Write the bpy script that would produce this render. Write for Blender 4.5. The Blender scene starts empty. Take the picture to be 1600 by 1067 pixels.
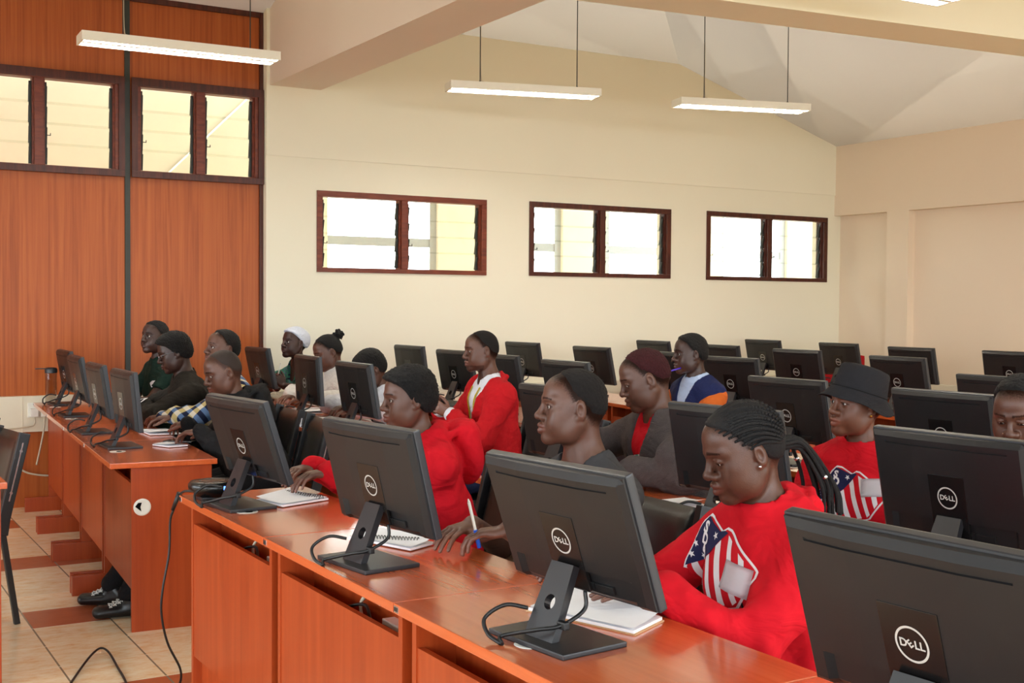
import bpy, bmesh, math, random
import numpy as np
from mathutils import Vector, Matrix
from mathutils.bvhtree import BVHTree

random.seed(7)
SC = bpy.context.scene
COL = SC.collection
PI = math.pi

# ------------------------------------------------------------------ camera
def look_matrix(yaw, pitch, roll, loc):
    fwd = Vector((math.sin(yaw)*math.cos(pitch), math.cos(yaw)*math.cos(pitch), math.sin(pitch)))
    right = Vector((math.cos(yaw), -math.sin(yaw), 0))
    down = fwd.cross(right)
    c, s = math.cos(roll), math.sin(roll)
    r2 = c*right + s*down
    d2 = -s*right + c*down
    m = Matrix.Identity(4)
    for i in range(3):
        m[i][0] = r2[i]; m[i][1] = -d2[i]; m[i][2] = -fwd[i]; m[i][3] = loc[i]
    return m
cam_d = bpy.data.cameras.new('camera')
cam = bpy.data.objects.new('camera', cam_d); COL.objects.link(cam)
cam_d.sensor_fit = 'HORIZONTAL'; cam_d.sensor_width = 36.0
cam_d.lens = 1885.3*36.0/1600.0
cam_d.clip_start = 0.05; cam_d.clip_end = 200
cam.matrix_world = look_matrix(math.radians(30.672), math.radians(-1.748), math.radians(-0.388), (0, 0, 1.41))
SC.camera = cam

# ------------------------------------------------------------------ light and exposure
SC.view_settings.view_transform = 'Standard'
SC.view_settings.look = 'None'
SC.view_settings.gamma = 1.0
SC.view_settings.use_curve_mapping = False
SC.view_settings.exposure = 0.12
SC.cycles.use_denoising = True
SC.cycles.max_bounces = 8
SC.cycles.diffuse_bounces = 5
SC.cycles.transparent_max_bounces = 16
SC.cycles.caustics_reflective = False
SC.cycles.caustics_refractive = False
SC.cycles.sample_clamp_indirect = 6.0
SKY = 7.5
w = bpy.data.worlds.new('sky'); SC.world = w; w.use_nodes = True
bg = w.node_tree.nodes['Background']
bg.inputs[0].default_value = (0.87, 0.95, 1.0, 1); bg.inputs[1].default_value = SKY
LAMP = 55.0

def portal(loc, rot, sx, sy):
    d = bpy.data.lights.new('window_portal', 'AREA'); d.shape = 'RECTANGLE'; d.size = sx; d.size_y = sy
    d.cycles.is_portal = True
    o = bpy.data.objects.new('window_portal', d); COL.objects.link(o); o.location = loc; o.rotation_euler = rot
    return o

# ------------------------------------------------------------------ materials
MATS = {}
def nmat(name, rough=0.5, spec=0.5, col=None):
    m = bpy.data.materials.new(name); m.use_nodes = True
    b = m.node_tree.nodes['Principled BSDF']
    b.inputs['Roughness'].default_value = rough
    b.inputs['Specular IOR Level'].default_value = spec
    if col is not None: b.inputs['Base Color'].default_value = (*col, 1)
    MATS[name] = m
    return m, m.node_tree.nodes, m.node_tree.links, b
def srgb(r, g, b):
    f = lambda c: (c/255/12.92) if c/255 <= 0.04045 else ((c/255+0.055)/1.055)**2.4
    return (f(r), f(g), f(b))
def simple(name, col, rough=0.5, spec=0.5, noise=0.06, nscale=30, bump=0.0, bscale=200, metallic=0.0):
    m, N, L, b = nmat(name, rough, spec, col)
    b.inputs['Metallic'].default_value = metallic
    tc = N.new('ShaderNodeTexCoord')
    if noise > 0:
        n = N.new('ShaderNodeTexNoise'); n.inputs['Scale'].default_value = nscale; n.inputs['Detail'].default_value = 4
        L.new(tc.outputs['Object'], n.inputs['Vector'])
        mx = N.new('ShaderNodeMixRGB'); mx.blend_type = 'MIX'
        mx.inputs[1].default_value = (*[c*(1-noise*2) for c in col], 1); mx.inputs[2].default_value = (*[min(1, c*(1+noise*2)) for c in col], 1)
        L.new(n.outputs['Fac'], mx.inputs[0]); L.new(mx.outputs[0], b.inputs['Base Color'])
    if bump > 0:
        n2 = N.new('ShaderNodeTexNoise'); n2.inputs['Scale'].default_value = bscale; n2.inputs['Detail'].default_value = 3
        L.new(tc.outputs['Object'], n2.inputs['Vector'])
        bp = N.new('ShaderNodeBump'); bp.inputs['Strength'].default_value = bump; bp.inputs['Distance'].default_value = 0.01
        L.new(n2.outputs['Fac'], bp.inputs['Height']); L.new(bp.outputs[0], b.inputs['Normal'])
    return m
def wood(name, c1, c2, c3, scale=(30, 30, 1.2), rough=0.35, spec=0.5, fine=6.0, coat=0.0):
    """long grain along the axis with the small scale"""
    m, N, L, b = nmat(name, rough, spec)
    tc = N.new('ShaderNodeTexCoord'); mp = N.new('ShaderNodeMapping'); mp.inputs['Scale'].default_value = scale
    L.new(tc.outputs['Object'], mp.inputs[0])
    n = N.new('ShaderNodeTexNoise'); n.inputs['Scale'].default_value = 1.0; n.inputs['Detail'].default_value = 6; n.inputs['Roughness'].default_value = 0.6; n.inputs['Distortion'].default_value = 0.6
    L.new(mp.outputs[0], n.inputs[0])
    cr = N.new('ShaderNodeValToRGB'); e = cr.color_ramp.elements
    e[0].position = 0.32; e[0].color = (*c1, 1); e[1].position = 0.68; e[1].color = (*c3, 1)
    x = cr.color_ramp.elements.new(0.5); x.color = (*c2, 1)
    L.new(n.outputs['Fac'], cr.inputs[0])
    L.new(cr.outputs[0], b.inputs['Base Color'])
    b.inputs['Coat Weight'].default_value = coat; b.inputs['Coat Roughness'].default_value = 0.12
    return m

wood('teak_panel', srgb(150, 72, 24), srgb(170, 86, 34), srgb(180, 97, 42), (38, 38, 0.9), 0.42, 0.35)
wood('dark_timber', srgb(58, 22, 13), srgb(74, 30, 18), srgb(88, 38, 23), (40, 40, 3), 0.4, 0.4)
wood('red_timber', srgb(92, 38, 22), srgb(112, 48, 28), srgb(126, 58, 34), (6, 40, 40), 0.4, 0.4)
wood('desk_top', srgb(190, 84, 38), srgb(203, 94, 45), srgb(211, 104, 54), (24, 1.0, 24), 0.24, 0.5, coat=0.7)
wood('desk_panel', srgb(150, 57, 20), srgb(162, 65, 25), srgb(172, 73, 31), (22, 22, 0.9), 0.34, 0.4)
simple('desk_edge', srgb(196, 84, 42), 0.35, 0.4, 0.02)
simple('cream_paint', srgb(241, 236, 214), 0.55, 0.3, 0.012, 1.5)
simple('cream_in_pink_light', srgb(235, 216, 192), 0.55, 0.3, 0.012, 1.5)  # the cream paint again, pinker light on the right wall put into it
simple('beam_paint', srgb(234, 221, 206), 0.5, 0.35, 0.012, 1.5)
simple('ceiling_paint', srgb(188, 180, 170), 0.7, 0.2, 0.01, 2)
simple('white_plastic', srgb(232, 230, 220), 0.4, 0.5, 0.01)
simple('trunking_plastic', srgb(226, 218, 196), 0.45, 0.4, 0.01)
simple('lamp_enamel', srgb(240, 236, 222), 0.35, 0.5, 0.01)
simple('paper', srgb(246, 247, 250), 0.7, 0.2, 0.012, 60)
simple('card', srgb(196, 160, 120), 0.7, 0.2, 0.03)
simple('blue_plastic', srgb(40, 100, 220), 0.35, 0.5, 0.01)
simple('purple_plastic', srgb(80, 50, 190), 0.35, 0.5, 0.01)
simple('monitor_plastic', srgb(27, 26, 27), 0.42, 0.45, 0.20, 9, 0.04, 900)
simple('monitor_gloss', srgb(20, 18, 18), 0.26, 0.5, 0.05, 14)
simple('bezel_edge', srgb(46, 48, 52), 0.35, 0.5, 0.02)
simple('stand_plastic', srgb(32, 32, 35), 0.38, 0.5, 0.03)
simple('screen_glass', srgb(12, 13, 16), 0.15, 0.5, 0.0)
simple('logo_silver', srgb(188, 184, 178), 0.3, 0.5, 0.0)
simple('cable_rubber', srgb(18, 18, 19), 0.45, 0.5, 0.02)
simple('cable_ivory', srgb(196, 184, 160), 0.5, 0.4, 0.02)
simple('black_metal', srgb(34, 36, 38), 0.38, 0.5, 0.03)
simple('black_leather', srgb(18, 18, 19), 0.32, 0.5, 0.06, 60, 0.08, 300)
simple('chrome', srgb(205, 205, 205), 0.25, 0.5, 0.0, metallic=1.0)
simple('dark_hole', srgb(10, 9, 9), 0.8, 0.1, 0.0)
simple('post_green', srgb(46, 50, 44), 0.45, 0.4, 0.05)
simple('clip_metal', srgb(44, 46, 42), 0.5, 0.4, 0.08, 60)
simple('window_grey', srgb(176, 178, 180), 0.5, 0.4, 0.02)
simple('red_fabric', srgb(170, 20, 28), 0.8, 0.2, 0.05, 80, 0.1, 500)
simple('shoe_leather', srgb(20, 19, 20), 0.35, 0.5, 0.08, 40)
simple('shoe_rubber', srgb(58, 54, 52), 0.7, 0.3, 0.1, 60)
simple('lace', srgb(210, 210, 205), 0.8, 0.1, 0.03)
simple('ground_earth', srgb(150, 140, 120), 0.9, 0.1, 0.05, 2)
simple('concrete', srgb(236, 226, 200), 0.8, 0.2, 0.03, 5)

def glass_mat(name, tint=(0.93, 0.95, 0.93), gl=0.08):
    m = bpy.data.materials.new(name); m.use_nodes = True; N = m.node_tree.nodes; L = m.node_tree.links
    N.clear(); out = N.new('ShaderNodeOutputMaterial'); mix = N.new('ShaderNodeMixShader')
    t = N.new('ShaderNodeBsdfTransparent'); t.inputs[0].default_value = (*tint, 1)
    g = N.new('ShaderNodeBsdfGlossy'); g.inputs['Roughness'].default_value = 0.03
    lw = N.new('ShaderNodeLayerWeight'); lw.inputs[0].default_value = 0.35
    mu = N.new('ShaderNodeMath'); mu.operation = 'MULTIPLY'; mu.inputs[1].default_value = gl*4
    L.new(lw.outputs['Facing'], mu.inputs[0]); L.new(mu.outputs[0], mix.inputs[0])
    L.new(t.outputs[0], mix.inputs[1]); L.new(g.outputs[0], mix.inputs[2]); L.new(mix.outputs[0], out.inputs[0])
    MATS[name] = m
glass_mat('louvre_glass')
glass_mat('bottle_plastic', (0.72, 0.68, 0.64), 0.14)

def emit_mat(name, col, s):
    m, N, L, b = nmat(name, 0.4, 0.3, col)
    b.inputs['Emission Color'].default_value = (*col, 1); b.inputs['Emission Strength'].default_value = s
emit_mat('lamp_tube', (1.0, 0.97, 0.91), LAMP)
emit_mat('status_blue', (0.1, 0.25, 1.0), 3.0)

def tile_mat():
    m, N, L, b = nmat('floor_tile', 0.22, 0.5)
    tc = N.new('ShaderNodeTexCoord'); sp = N.new('ShaderNodeSeparateXYZ'); L.new(tc.outputs['Object'], sp.inputs[0])
    def M(op, a, bb=None, c=None):
        n = N.new('ShaderNodeMath'); n.operation = op
        for i, v in enumerate((a, bb, c)):
            if v is None: continue
            if isinstance(v, (int, float)): n.inputs[i].default_value = v
            else: L.new(v, n.inputs[i])
        return n.outputs[0]
    u = M('DIVIDE', M('SUBTRACT', sp.outputs[0], 0.862-0.328*40), 0.328)
    v = M('DIVIDE', M('SUBTRACT', sp.outputs[1], 5.487-0.3125*40), 0.3125)
    iu, iv = M('FLOOR', u), M('FLOOR', v)
    fu, fv = M('FRACT', u), M('FRACT', v)
    eu = M('MINIMUM', fu, M('SUBTRACT', 1.0, fu)); ev = M('MINIMUM', fv, M('SUBTRACT', 1.0, fv))
    gu = M('LESS_THAN', eu, 0.011); gv = M('LESS_THAN', ev, 0.008)
    row = M('LESS_THAN', M('MODULO', iv, 4.0), 0.5)
    par = M('LESS_THAN', M('MODULO', M('ADD', iu, M('MULTIPLY', M('MODULO', iv, 8.0), 0.0)), 2.0), 0.5)
    row8 = M('GREATER_THAN', M('MODULO', iv, 8.0), 3.5)
    br = M('MULTIPLY', row, M('MAXIMUM', par, row8))
    mp = N.new('ShaderNodeMapping'); mp.inputs['Scale'].default_value = (7, 13, 1); L.new(tc.outputs['Object'], mp.inputs[0])
    n1 = N.new('ShaderNodeTexNoise'); n1.inputs['Scale'].default_value = 1.4; n1.inputs['Detail'].default_value = 8; n1.inputs['Roughness'].default_value = 0.72
    L.new(mp.outputs[0], n1.inputs[0])
    cr = N.new('ShaderNodeValToRGB'); e = cr.color_ramp.elements
    e[0].position = 0.33; e[0].color = (*srgb(232, 184, 136), 1); e[1].position = 0.62; e[1].color = (*srgb(244, 228, 196), 1)
    x = cr.color_ramp.elements.new(0.47); x.color = (*srgb(240, 212, 172), 1)
    L.new(n1.outputs['Fac'], cr.inputs[0])
    wn = N.new('ShaderNodeTexWhiteNoise'); wn.noise_dimensions = '2D'; cmb = N.new('ShaderNodeCombineXYZ'); L.new(iu, cmb.inputs[0]); L.new(iv, cmb.inputs[1]); L.new(cmb.outputs[0], wn.inputs[0])
    hv = N.new('ShaderNodeHueSaturation'); L.new(cr.outputs[0], hv.inputs['Color']); L.new(M('MULTIPLY_ADD', wn.outputs['Value'], 0.14, 0.92), hv.inputs['Value'])
    m1 = N.new('ShaderNodeMixRGB'); L.new(br, m1.inputs[0]); L.new(hv.outputs[0], m1.inputs[1])
    brn = N.new('ShaderNodeValToRGB'); brn.color_ramp.elements[0].color = (*srgb(158, 80, 48), 1); brn.color_ramp.elements[1].color = (*srgb(192, 106, 68), 1); L.new(n1.outputs['Fac'], brn.inputs[0])
    L.new(brn.outputs[0], m1.inputs[2])
    m2 = N.new('ShaderNodeMixRGB'); L.new(gu, m2.inputs[0]); L.new(m1.outputs[0], m2.inputs[1]); m2.inputs[2].default_value = (*srgb(132, 120, 100), 1)
    m3 = N.new('ShaderNodeMixRGB'); L.new(gv, m3.inputs[0]); L.new(m2.outputs[0], m3.inputs[1]); m3.inputs[2].default_value = (*srgb(244, 230, 200), 1)
    L.new(m3.outputs[0], b.inputs['Base Color'])
tile_mat()

# ------------------------------------------------------------------ object helpers
def tag(o, label=None, cat=None, group=None, kind=None):
    if label: o['label'] = label
    if cat: o['category'] = cat
    if group: o['group'] = group
    if kind: o['kind'] = kind
    return o
def thing(name, label, cat, loc=(0, 0, 0), rz=0.0, group=None):
    o = bpy.data.objects.new(name, None); COL.objects.link(o)
    o.empty_display_size = 0.1
    o.location = loc; o.rotation_euler = (0, 0, rz)
    return tag(o, label, cat, group)
def obj(name, bm, mat, parent=None, smooth=False, loc=None, rot=None):
    if isinstance(bm, bmesh.types.BMesh):
        me = bpy.data.meshes.new(name); bm.to_mesh(me); bm.free()
    else: me = bm
    mats = mat if isinstance(mat, (list, tuple)) else [mat]
    for x in mats: me.materials.append(MATS[x] if isinstance(x, str) else x)
    if smooth: me.shade_smooth()
    o = bpy.data.objects.new(name, me); COL.objects.link(o)
    if parent is not None: o.parent = parent
    if loc is not None: o.location = loc
    if rot is not None: o.rotation_euler = rot
    return o
def copy_tree(o, parent=None):
    c = o.copy(); COL.objects.link(c)
    if parent is not None: c.parent = parent; c.matrix_parent_inverse = o.matrix_parent_inverse
    for ch in list(o.children): copy_tree(ch, c)
    return c
def nbm(): return bmesh.new()
def box(bm, x0, x1, y0, y1, z0, z1, bev=0.0, mi=0, M=None):
    vs = [bm.verts.new((x, y, z)) for x in (x0, x1) for y in (y0, y1) for z in (z0, z1)]
    fs = [bm.faces.new([vs[i] for i in f]) for f in ((0, 1, 3, 2), (4, 6, 7, 5), (0, 4, 5, 1), (2, 3, 7, 6), (0, 2, 6, 4), (1, 5, 7, 3))]
    for f in fs: f.material_index = mi
    if bev > 0:
        es = set(e for f in fs for e in f.edges)
        r = bmesh.ops.bevel(bm, geom=list(es), offset=bev, segments=2, affect='EDGES', profile=0.7)
        for f in r['faces']: f.material_index = mi
        vs = list(set(v for f in r['faces'] for v in f.verts) | set(v for v in vs if v.is_valid))
    if M is not None: bmesh.ops.transform(bm, matrix=M, verts=[v for v in vs if v.is_valid])
    return vs
def cyl(bm, p0, p1, r0, r1=None, n=16, caps=True, mi=0):
    r1 = r0 if r1 is None else r1
    p0, p1 = Vector(p0), Vector(p1); d = (p1-p0).normalized()
    a = d.orthogonal().normalized(); b = d.cross(a)
    A = [bm.verts.new(p0 + (a*math.cos(t)+b*math.sin(t))*r0) for t in [2*PI*i/n for i in range(n)]]
    B = [bm.verts.new(p1 + (a*math.cos(t)+b*math.sin(t))*r1) for t in [2*PI*i/n for i in range(n)]]
    for i in range(n):
        f = bm.faces.new((A[i], A[(i+1) % n], B[(i+1) % n], B[i])); f.material_index = mi; f.smooth = True
    if caps:
        f = bm.faces.new(A[::-1]); f.material_index = mi; f = bm.faces.new(B); f.material_index = mi
def lathe(bm, prof, n=28, c=(0, 0, 0), mi=0, smooth=True):
    rings = []
    for r, z in prof:
        if r < 1e-6: rings.append([bm.verts.new((c[0], c[1], c[2]+z))])
        else: rings.append([bm.verts.new((c[0]+r*math.cos(2*PI*i/n), c[1]+r*math.sin(2*PI*i/n), c[2]+z)) for i in range(n)])
    for A, B in zip(rings[:-1], rings[1:]):
        for i in range(n):
            j = (i+1) % n
            if len(A) == 1 and len(B) == 1: continue
            if len(A) == 1: f = bm.faces.new((A[0], B[j], B[i]))
            elif len(B) == 1: f = bm.faces.new((A[i], A[j], B[0]))
            else: f = bm.faces.new((A[i], A[j], B[j], B[i]))
            f.smooth = smooth; f.material_index = mi
def spline(pts, sub=8):
    P = [np.array(p, float) for p in pts]; P = [2*P[0]-P[1]] + P + [2*P[-1]-P[-2]]
    out = []
    for i in range(1, len(P)-2):
        for k in range(sub):
            t = k/sub; a, b, c, d = P[i-1], P[i], P[i+1], P[i+2]
            out.append(0.5*((2*b)+(c-a)*t+(2*a-5*b+4*c-d)*t*t+(3*b-a-3*c+d)*t**3))
    out.append(P[-2]); return out
def tube(bm, pts, r, n=8, sub=8, mi=0):
    pp = [Vector(p) for p in (spline(pts, sub) if sub > 1 else pts)]
    a = None; prev = None
    for i, p in enumerate(pp):
        t = (pp[min(i+1, len(pp)-1)]-pp[max(i-1, 0)]).normalized()
        if a is None: a = t.orthogonal().normalized()
        a = (a - t*a.dot(t)).normalized(); b = t.cross(a)
        rr = r(i/(len(pp)-1)) if callable(r) else r
        ring = [bm.verts.new(p+(a*math.cos(2*PI*k/n)+b*math.sin(2*PI*k/n))*rr) for k in range(n)]
        if prev:
            for k in range(n):
                f = bm.faces.new((prev[k], prev[(k+1) % n], ring[(k+1) % n], ring[k])); f.smooth = True; f.material_index = mi
        else: bm.faces.new(ring[::-1]).material_index = mi
        prev = ring
    bm.faces.new(prev).material_index = mi
def poly(bm, pts, mi=0):
    f = bm.faces.new([bm.verts.new(p) for p in pts]); f.material_index = mi; return f
def prism(bm, pts, vec, mi=0):
    A = [bm.verts.new(p) for p in pts]; B = [bm.verts.new(Vector(p)+Vector(vec)) for p in pts]
    n = len(A)
    fs = [bm.faces.new(A[::-1]), bm.faces.new(B)] + [bm.faces.new((A[i], A[(i+1) % n], B[(i+1) % n], B[i])) for i in range(n)]
    for f in fs: f.material_index = mi
    bmesh.ops.recalc_face_normals(bm, faces=fs)
def text_mesh(body, size, extrude=0.0, offset=0.0):
    """letters in the xy plane, centred, as a mesh"""
    c = bpy.data.curves.new('lettering', 'FONT'); c.body = body; c.size = size; c.extrude = extrude; c.offset = offset
    c.align_x = 'CENTER'; c.align_y = 'CENTER'; c.resolution_u = 3
    o = bpy.data.objects.new('lettering', c); COL.objects.link(o)
    dg = bpy.context.evaluated_depsgraph_get()
    me = bpy.data.meshes.new_from_object(o.evaluated_get(dg))
    bpy.data.objects.remove(o); bpy.data.curves.remove(c)
    return me
# ------------------------------------------------------------------ the room
YB, YP, XR, XL, YN = 8.70, 8.78, 8.87, -4.0, -3.0      # back wall, partition, right wall, left wall, near wall
def struct(name, bm, mat, smooth=False, parent=None):
    o = obj(name, bm, mat, parent, smooth)
    if parent is None: o['kind'] = 'structure'
    return o
def holed(bm, a0, a1, z0, z1, holes, d0, d1, axis, mi=0):
    """a slab with rectangular holes. axis 'y': the slab runs in x and is d0..d1 thick in y; axis 'x': runs in y"""
    A = sorted({a0, a1, *[h[0] for h in holes], *[h[1] for h in holes]}); Z = sorted({z0, z1, *[h[2] for h in holes], *[h[3] for h in holes]})
    solid = {}
    for i in range(len(A)-1):
        for k in range(len(Z)-1):
            ca, cz = (A[i]+A[i+1])/2, (Z[k]+Z[k+1])/2
            solid[i, k] = not any(h[0] < ca < h[1] and h[2] < cz < h[3] for h in holes)
    P = (lambda a, d, z: (a, d, z)) if axis == 'y' else (lambda a, d, z: (d, a, z))
    def q(*c): 
        f = bm.faces.new([bm.verts.new(v) for v in c]); f.material_index = mi
    for (i, k), s in solid.items():
        if not s: continue
        x0, x1, y0, y1 = A[i], A[i+1], Z[k], Z[k+1]
        q(P(x0, d0, y0), P(x1, d0, y0), P(x1, d0, y1), P(x0, d0, y1)); q(P(x0, d1, y0), P(x0, d1, y1), P(x1, d1, y1), P(x1, d1, y0))
        if not solid.get((i-1, k)): q(P(x0, d0, y0), P(x0, d0, y1), P(x0, d1, y1), P(x0, d1, y0))
        if not solid.get((i+1, k)): q(P(x1, d0, y0), P(x1, d1, y0), P(x1, d1, y1), P(x1, d0, y1))
        if not solid.get((i, k-1)): q(P(x0, d0, y0), P(x0, d1, y0), P(x1, d1, y0), P(x1, d0, y0))
        if not solid.get((i, k+1)): q(P(x0, d0, y1), P(x1, d0, y1), P(x1, d1, y1), P(x0, d1, y1))
    bmesh.ops.remove_doubles(bm, verts=bm.verts, dist=1e-5); bmesh.ops.recalc_face_normals(bm, faces=bm.faces)

bm = nbm(); box(bm, XL-0.3, XR+0.3, YN-0.3, 12.5, -0.12, 0.0); struct('floor', bm, 'floor_tile')

bm = nbm(); box(bm, -40, 45, -40, 45, -0.3, -0.14); struct('ground', bm, 'ground_earth')  # unseen ground, added so less light rises to the walls and ceiling
W1 = (3.420, 4.905, 1.650, 2.272); W2 = (5.320, 6.822, 1.655, 2.282); W3 = (7.240, 8.772, 1.652, 2.288)
bm = nbm(); holed(bm, 3.02, XR+0.3, 0, 4.75, [W1, W2, W3], YB, YB+0.2, 'y'); struct('wall_back', bm, 'cream_paint')
# the plaster steps out by a finger's width above the lintel line
bm = nbm(); box(bm, 3.021, XR, YB-0.012, YB+0.02, 2.512, 4.6); struct('trim_1', bm, 'cream_paint')

# timber partition on the left, with its own windows
PA = (1.035, 1.990, 2.305, 2.985); PB = (2.062, 3.005, 2.305, 2.985)
bm = nbm(); holed(bm, XL, 3.02, 0.0, 4.75, [PA, PB, (-0.1, 0.90, 2.305, 2.985), (-1.2, -0.2, 2.305, 2.985)], YP, YP+0.06, 'y'); struct('wall_partition', bm, 'teak_panel')
bm = nbm()
box(bm, 2.008, 2.044, YP-0.014, YP, 0.0, 4.7)
struct('trim_2', bm, 'post_green')
bm = nbm(); box(bm, 2.992, 3.020, YP-0.02, YP, 0, 3.6); struct('trim_3', bm, 'dark_timber')
bm = nbm(); box(bm, XL, 3.0, YP-0.02, YP, 3.535, 3.575); struct('trim_4', bm, 'dark_timber')

# right wall: upper part and piers stand forward of the lower panels
bm = nbm()
box(bm, XR, XR+0.3, YN, YB+0.2, 2.31, 4.6)
box(bm, XR, XR+0.3, 7.77, 8.03, 0, 2.31)
box(bm, XR, XR+0.3, 4.2, 4.46, 0, 2.31); box(bm, XR, XR+0.3, 0.6, 0.86, 0, 2.31)
box(bm, XR+0.085, XR+0.3, YN, YB+0.2, 0, 2.31)
struct('wall_right', bm, 'cream_in_pink_light')

# left and near walls, unseen: window openings sized to light the room
LH = [(y0, y0+2.3, 0.7, 3.0) for y0 in (-2.7, -0.1, 2.5, 5.1)]
bm = nbm(); holed(bm, YN-0.3, YP+0.06, 0, 4.9, LH, XL-0.2, XL, 'x'); struct('wall_left', bm, 'cream_paint')
NH = [(x0, x0+2.2, 0.06, 3.25) for x0 in (-3.6, -1.1, 1.4, 3.9, 6.4)]  # openings enlarged to the floor in place of flash from the camera side
bm = nbm(); holed(bm, XL-0.2, XR+0.3, 0, 4.9, NH, YN-0.2, YN, 'y'); struct('wall_near', bm, 'cream_paint')
nwin = 20
for (a0, a1, z0, z1) in LH:
    bm = nbm()
    for a in (a0, (a0+a1)/2-0.03, a1-0.06): box(bm, XL-0.12, XL-0.06, a, a+0.06, z0, z1)
    for z in (z0, (z0+z1)/2, z1-0.06): box(bm, XL-0.12, XL-0.06, a0, a1, z, z+0.06)
    struct('window_%d' % nwin, bm, 'dark_timber'); nwin += 1
    portal((XL-0.1, (a0+a1)/2, (z0+z1)/2), (0, -PI/2, 0), z1-z0, a1-a0)
for (a0, a1, z0, z1) in NH:
    bm = nbm()
    for a in (a0, (a0+a1)/2-0.03, a1-0.06): box(bm, a, a+0.06, YN-0.12, YN-0.06, z0, z1)
    for z in (z0, (z0+z1)/2, z1-0.06): box(bm, a0, a1, YN-0.12, YN-0.06, z, z+0.06)
    struct('window_%d' % nwin, bm, 'dark_timber'); nwin += 1
    portal(((a0+a1)/2, YN-0.1, (z0+z1)/2), (PI/2, 0, 0), a1-a0, z1-z0)

# ceiling: two slopes meeting at a hip, and the flat crown towards the camera
def zB(y): return 3.592+0.303*(YB-y)
def zR(x): return 2.996+0.303*(XR-x)
def zC(x, y): return min(zB(y), zR(x), 4.70)
bm = nbm()
hx = lambda y: y-1.797
A = bm.verts.new((hx(9.0), 9.0, zB(9.0))); B = bm.verts.new((3.246, 5.043, 4.70))
C_ = bm.verts.new((XL-0.3, 5.043, 4.70)); D = bm.verts.new((XL-0.3, 9.0, zB(9.0)))
E = bm.verts.new((9.15, 9.0, zR(9.15))); F = bm.verts.new((9.15, YN-0.3, zR(9.15))); G = bm.verts.new((3.246, YN-0.3, 4.70)); Hh = bm.verts.new((XL-0.3, YN-0.3, 4.70))
bm.faces.new((A, B, C_, D)); bm.faces.new((A, E, F, G, B)); bm.faces.new((B, G, Hh, C_))
bmesh.ops.solidify(bm, geom=bm.faces[:], thickness=-0.08)
bmesh.ops.recalc_face_normals(bm, faces=bm.faces)
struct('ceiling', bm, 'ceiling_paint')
bm = nbm(); box(bm, 3.045, 3.445, YN, YB, 3.03, 4.72); struct('beam', bm, 'beam_paint')
bm = nbm(); prism(bm, [(3.30, 5.095, 3.03), (XR+0.05, 4.445, 3.03), (XR+0.05, 4.835, 3.03), (3.30, 5.425, 3.03)], (0, 0, 1.7)); struct('beam_cross', bm, 'cream_paint')

# louvred windows ----------------------------------------------------
def louvre_window(name, hole, y0, timber, stile, deep, nbl=4, gap_top=0.02, mull=None, rail=None, catch=True, tilt=14):
    x0, x1, z0, z1 = hole
    rail = rail or stile
    root = bpy.data.objects.new(name, None); COL.objects.link(root); root.location = ((x0+x1)/2, y0, z0); root['kind'] = 'structure'
    off = Matrix.Translation((-(x0+x1)/2, -y0, -z0))
    xm = mull if mull is not None else (x0+x1)/2
    bm = nbm()
    box(bm, x0, x1, y0, y0+deep, z1-rail, z1, 0.004); box(bm, x0, x1, y0, y0+deep, z0, z0+rail*0.8, 0.004)
    zi0, zi1 = z0+rail*0.8, z1-rail
    box(bm, x0, x0+stile, y0+0.0006, y0+deep, zi0, zi1, 0.002); box(bm, x1-stile, x1, y0+0.0006, y0+deep, zi0, zi1, 0.002)
    box(bm, xm-stile*0.6, xm+stile*0.6, y0+0.005, y0+deep, zi0, zi1, 0.002)
    # inner bead
    for a, b in ((x0+stile, xm-stile*0.6), (xm+stile*0.6, x1-stile)):
        for s in (a, b-0.012): box(bm, s, s+0.012, y0+0.03, y0+deep, z0+rail*0.8, z1-rail)
    bmesh.ops.transform(bm, matrix=off, verts=bm.verts)
    obj('window_frame', bm, timber, root)
    gl = nbm(); cl = nbm()
    yc = y0+deep*0.6
    T = math.radians(tilt)
    for a, b in ((x0+stile+0.012, xm-stile*0.6-0.012), (xm+stile*0.6+0.012, x1-stile-0.012)):
        zt, zb = z1-rail-gap_top, z0+rail*0.8+0.01
        hgt = (zt-zb)/nbl
        for s in (a, b-0.016):
            box(cl, s, s+0.016, yc-0.006, yc+0.008, zb, zt)
        for i in range(nbl):
            zc = zb+hgt*(i+0.5); L = hgt*1.12/2
            M = Matrix.Translation((0, yc, zc)) @ Matrix.Rotation(T, 4, 'X')
            box(gl, a+0.010, b-0.010, -0.0025, 0.0025, -L, L, M=M)
            for s in (a+0.004, b-0.018):
                box(cl, s, s+0.014, -0.012, 0.012, -L*0.92, L*0.55, M=M)
        if catch:
            zc = zb+hgt*1.45
            box(cl, a+0.01, a+0.038, yc-0.030, yc-0.025, zc-0.010, zc-0.005); box(cl, a+0.033, a+0.038, yc-0.030, yc-0.025, zc-0.010, zc+0.008)
    for b_ in (gl, cl): bmesh.ops.transform(b_, matrix=off, verts=b_.verts)
    obj('louvre_glass', gl, 'louvre_glass', root); obj('blade_clips', cl, 'clip_metal', root)
    return root
louvre_window('window_1', W1, YB-0.012, 'red_timber', 0.045, 0.10)
louvre_window('window_2', W2, YB-0.012, 'dark_timber', 0.045, 0.10, mull=6.075)
louvre_window('window_3', W3, YB-0.012, 'dark_timber', 0.045, 0.10, mull=8.02)
louvre_window('window_4', PA, YP-0.03, 'red_timber', 0.05, 0.10, mull=1.435, tilt=8)
louvre_window('window_5', PB, YP-0.03, 'red_timber', 0.05, 0.10, mull=2.545, tilt=8)
louvre_window('window_6', (-0.1, 0.90, 2.305, 2.985), YP-0.03, 'red_timber', 0.05, 0.10, tilt=8)
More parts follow.
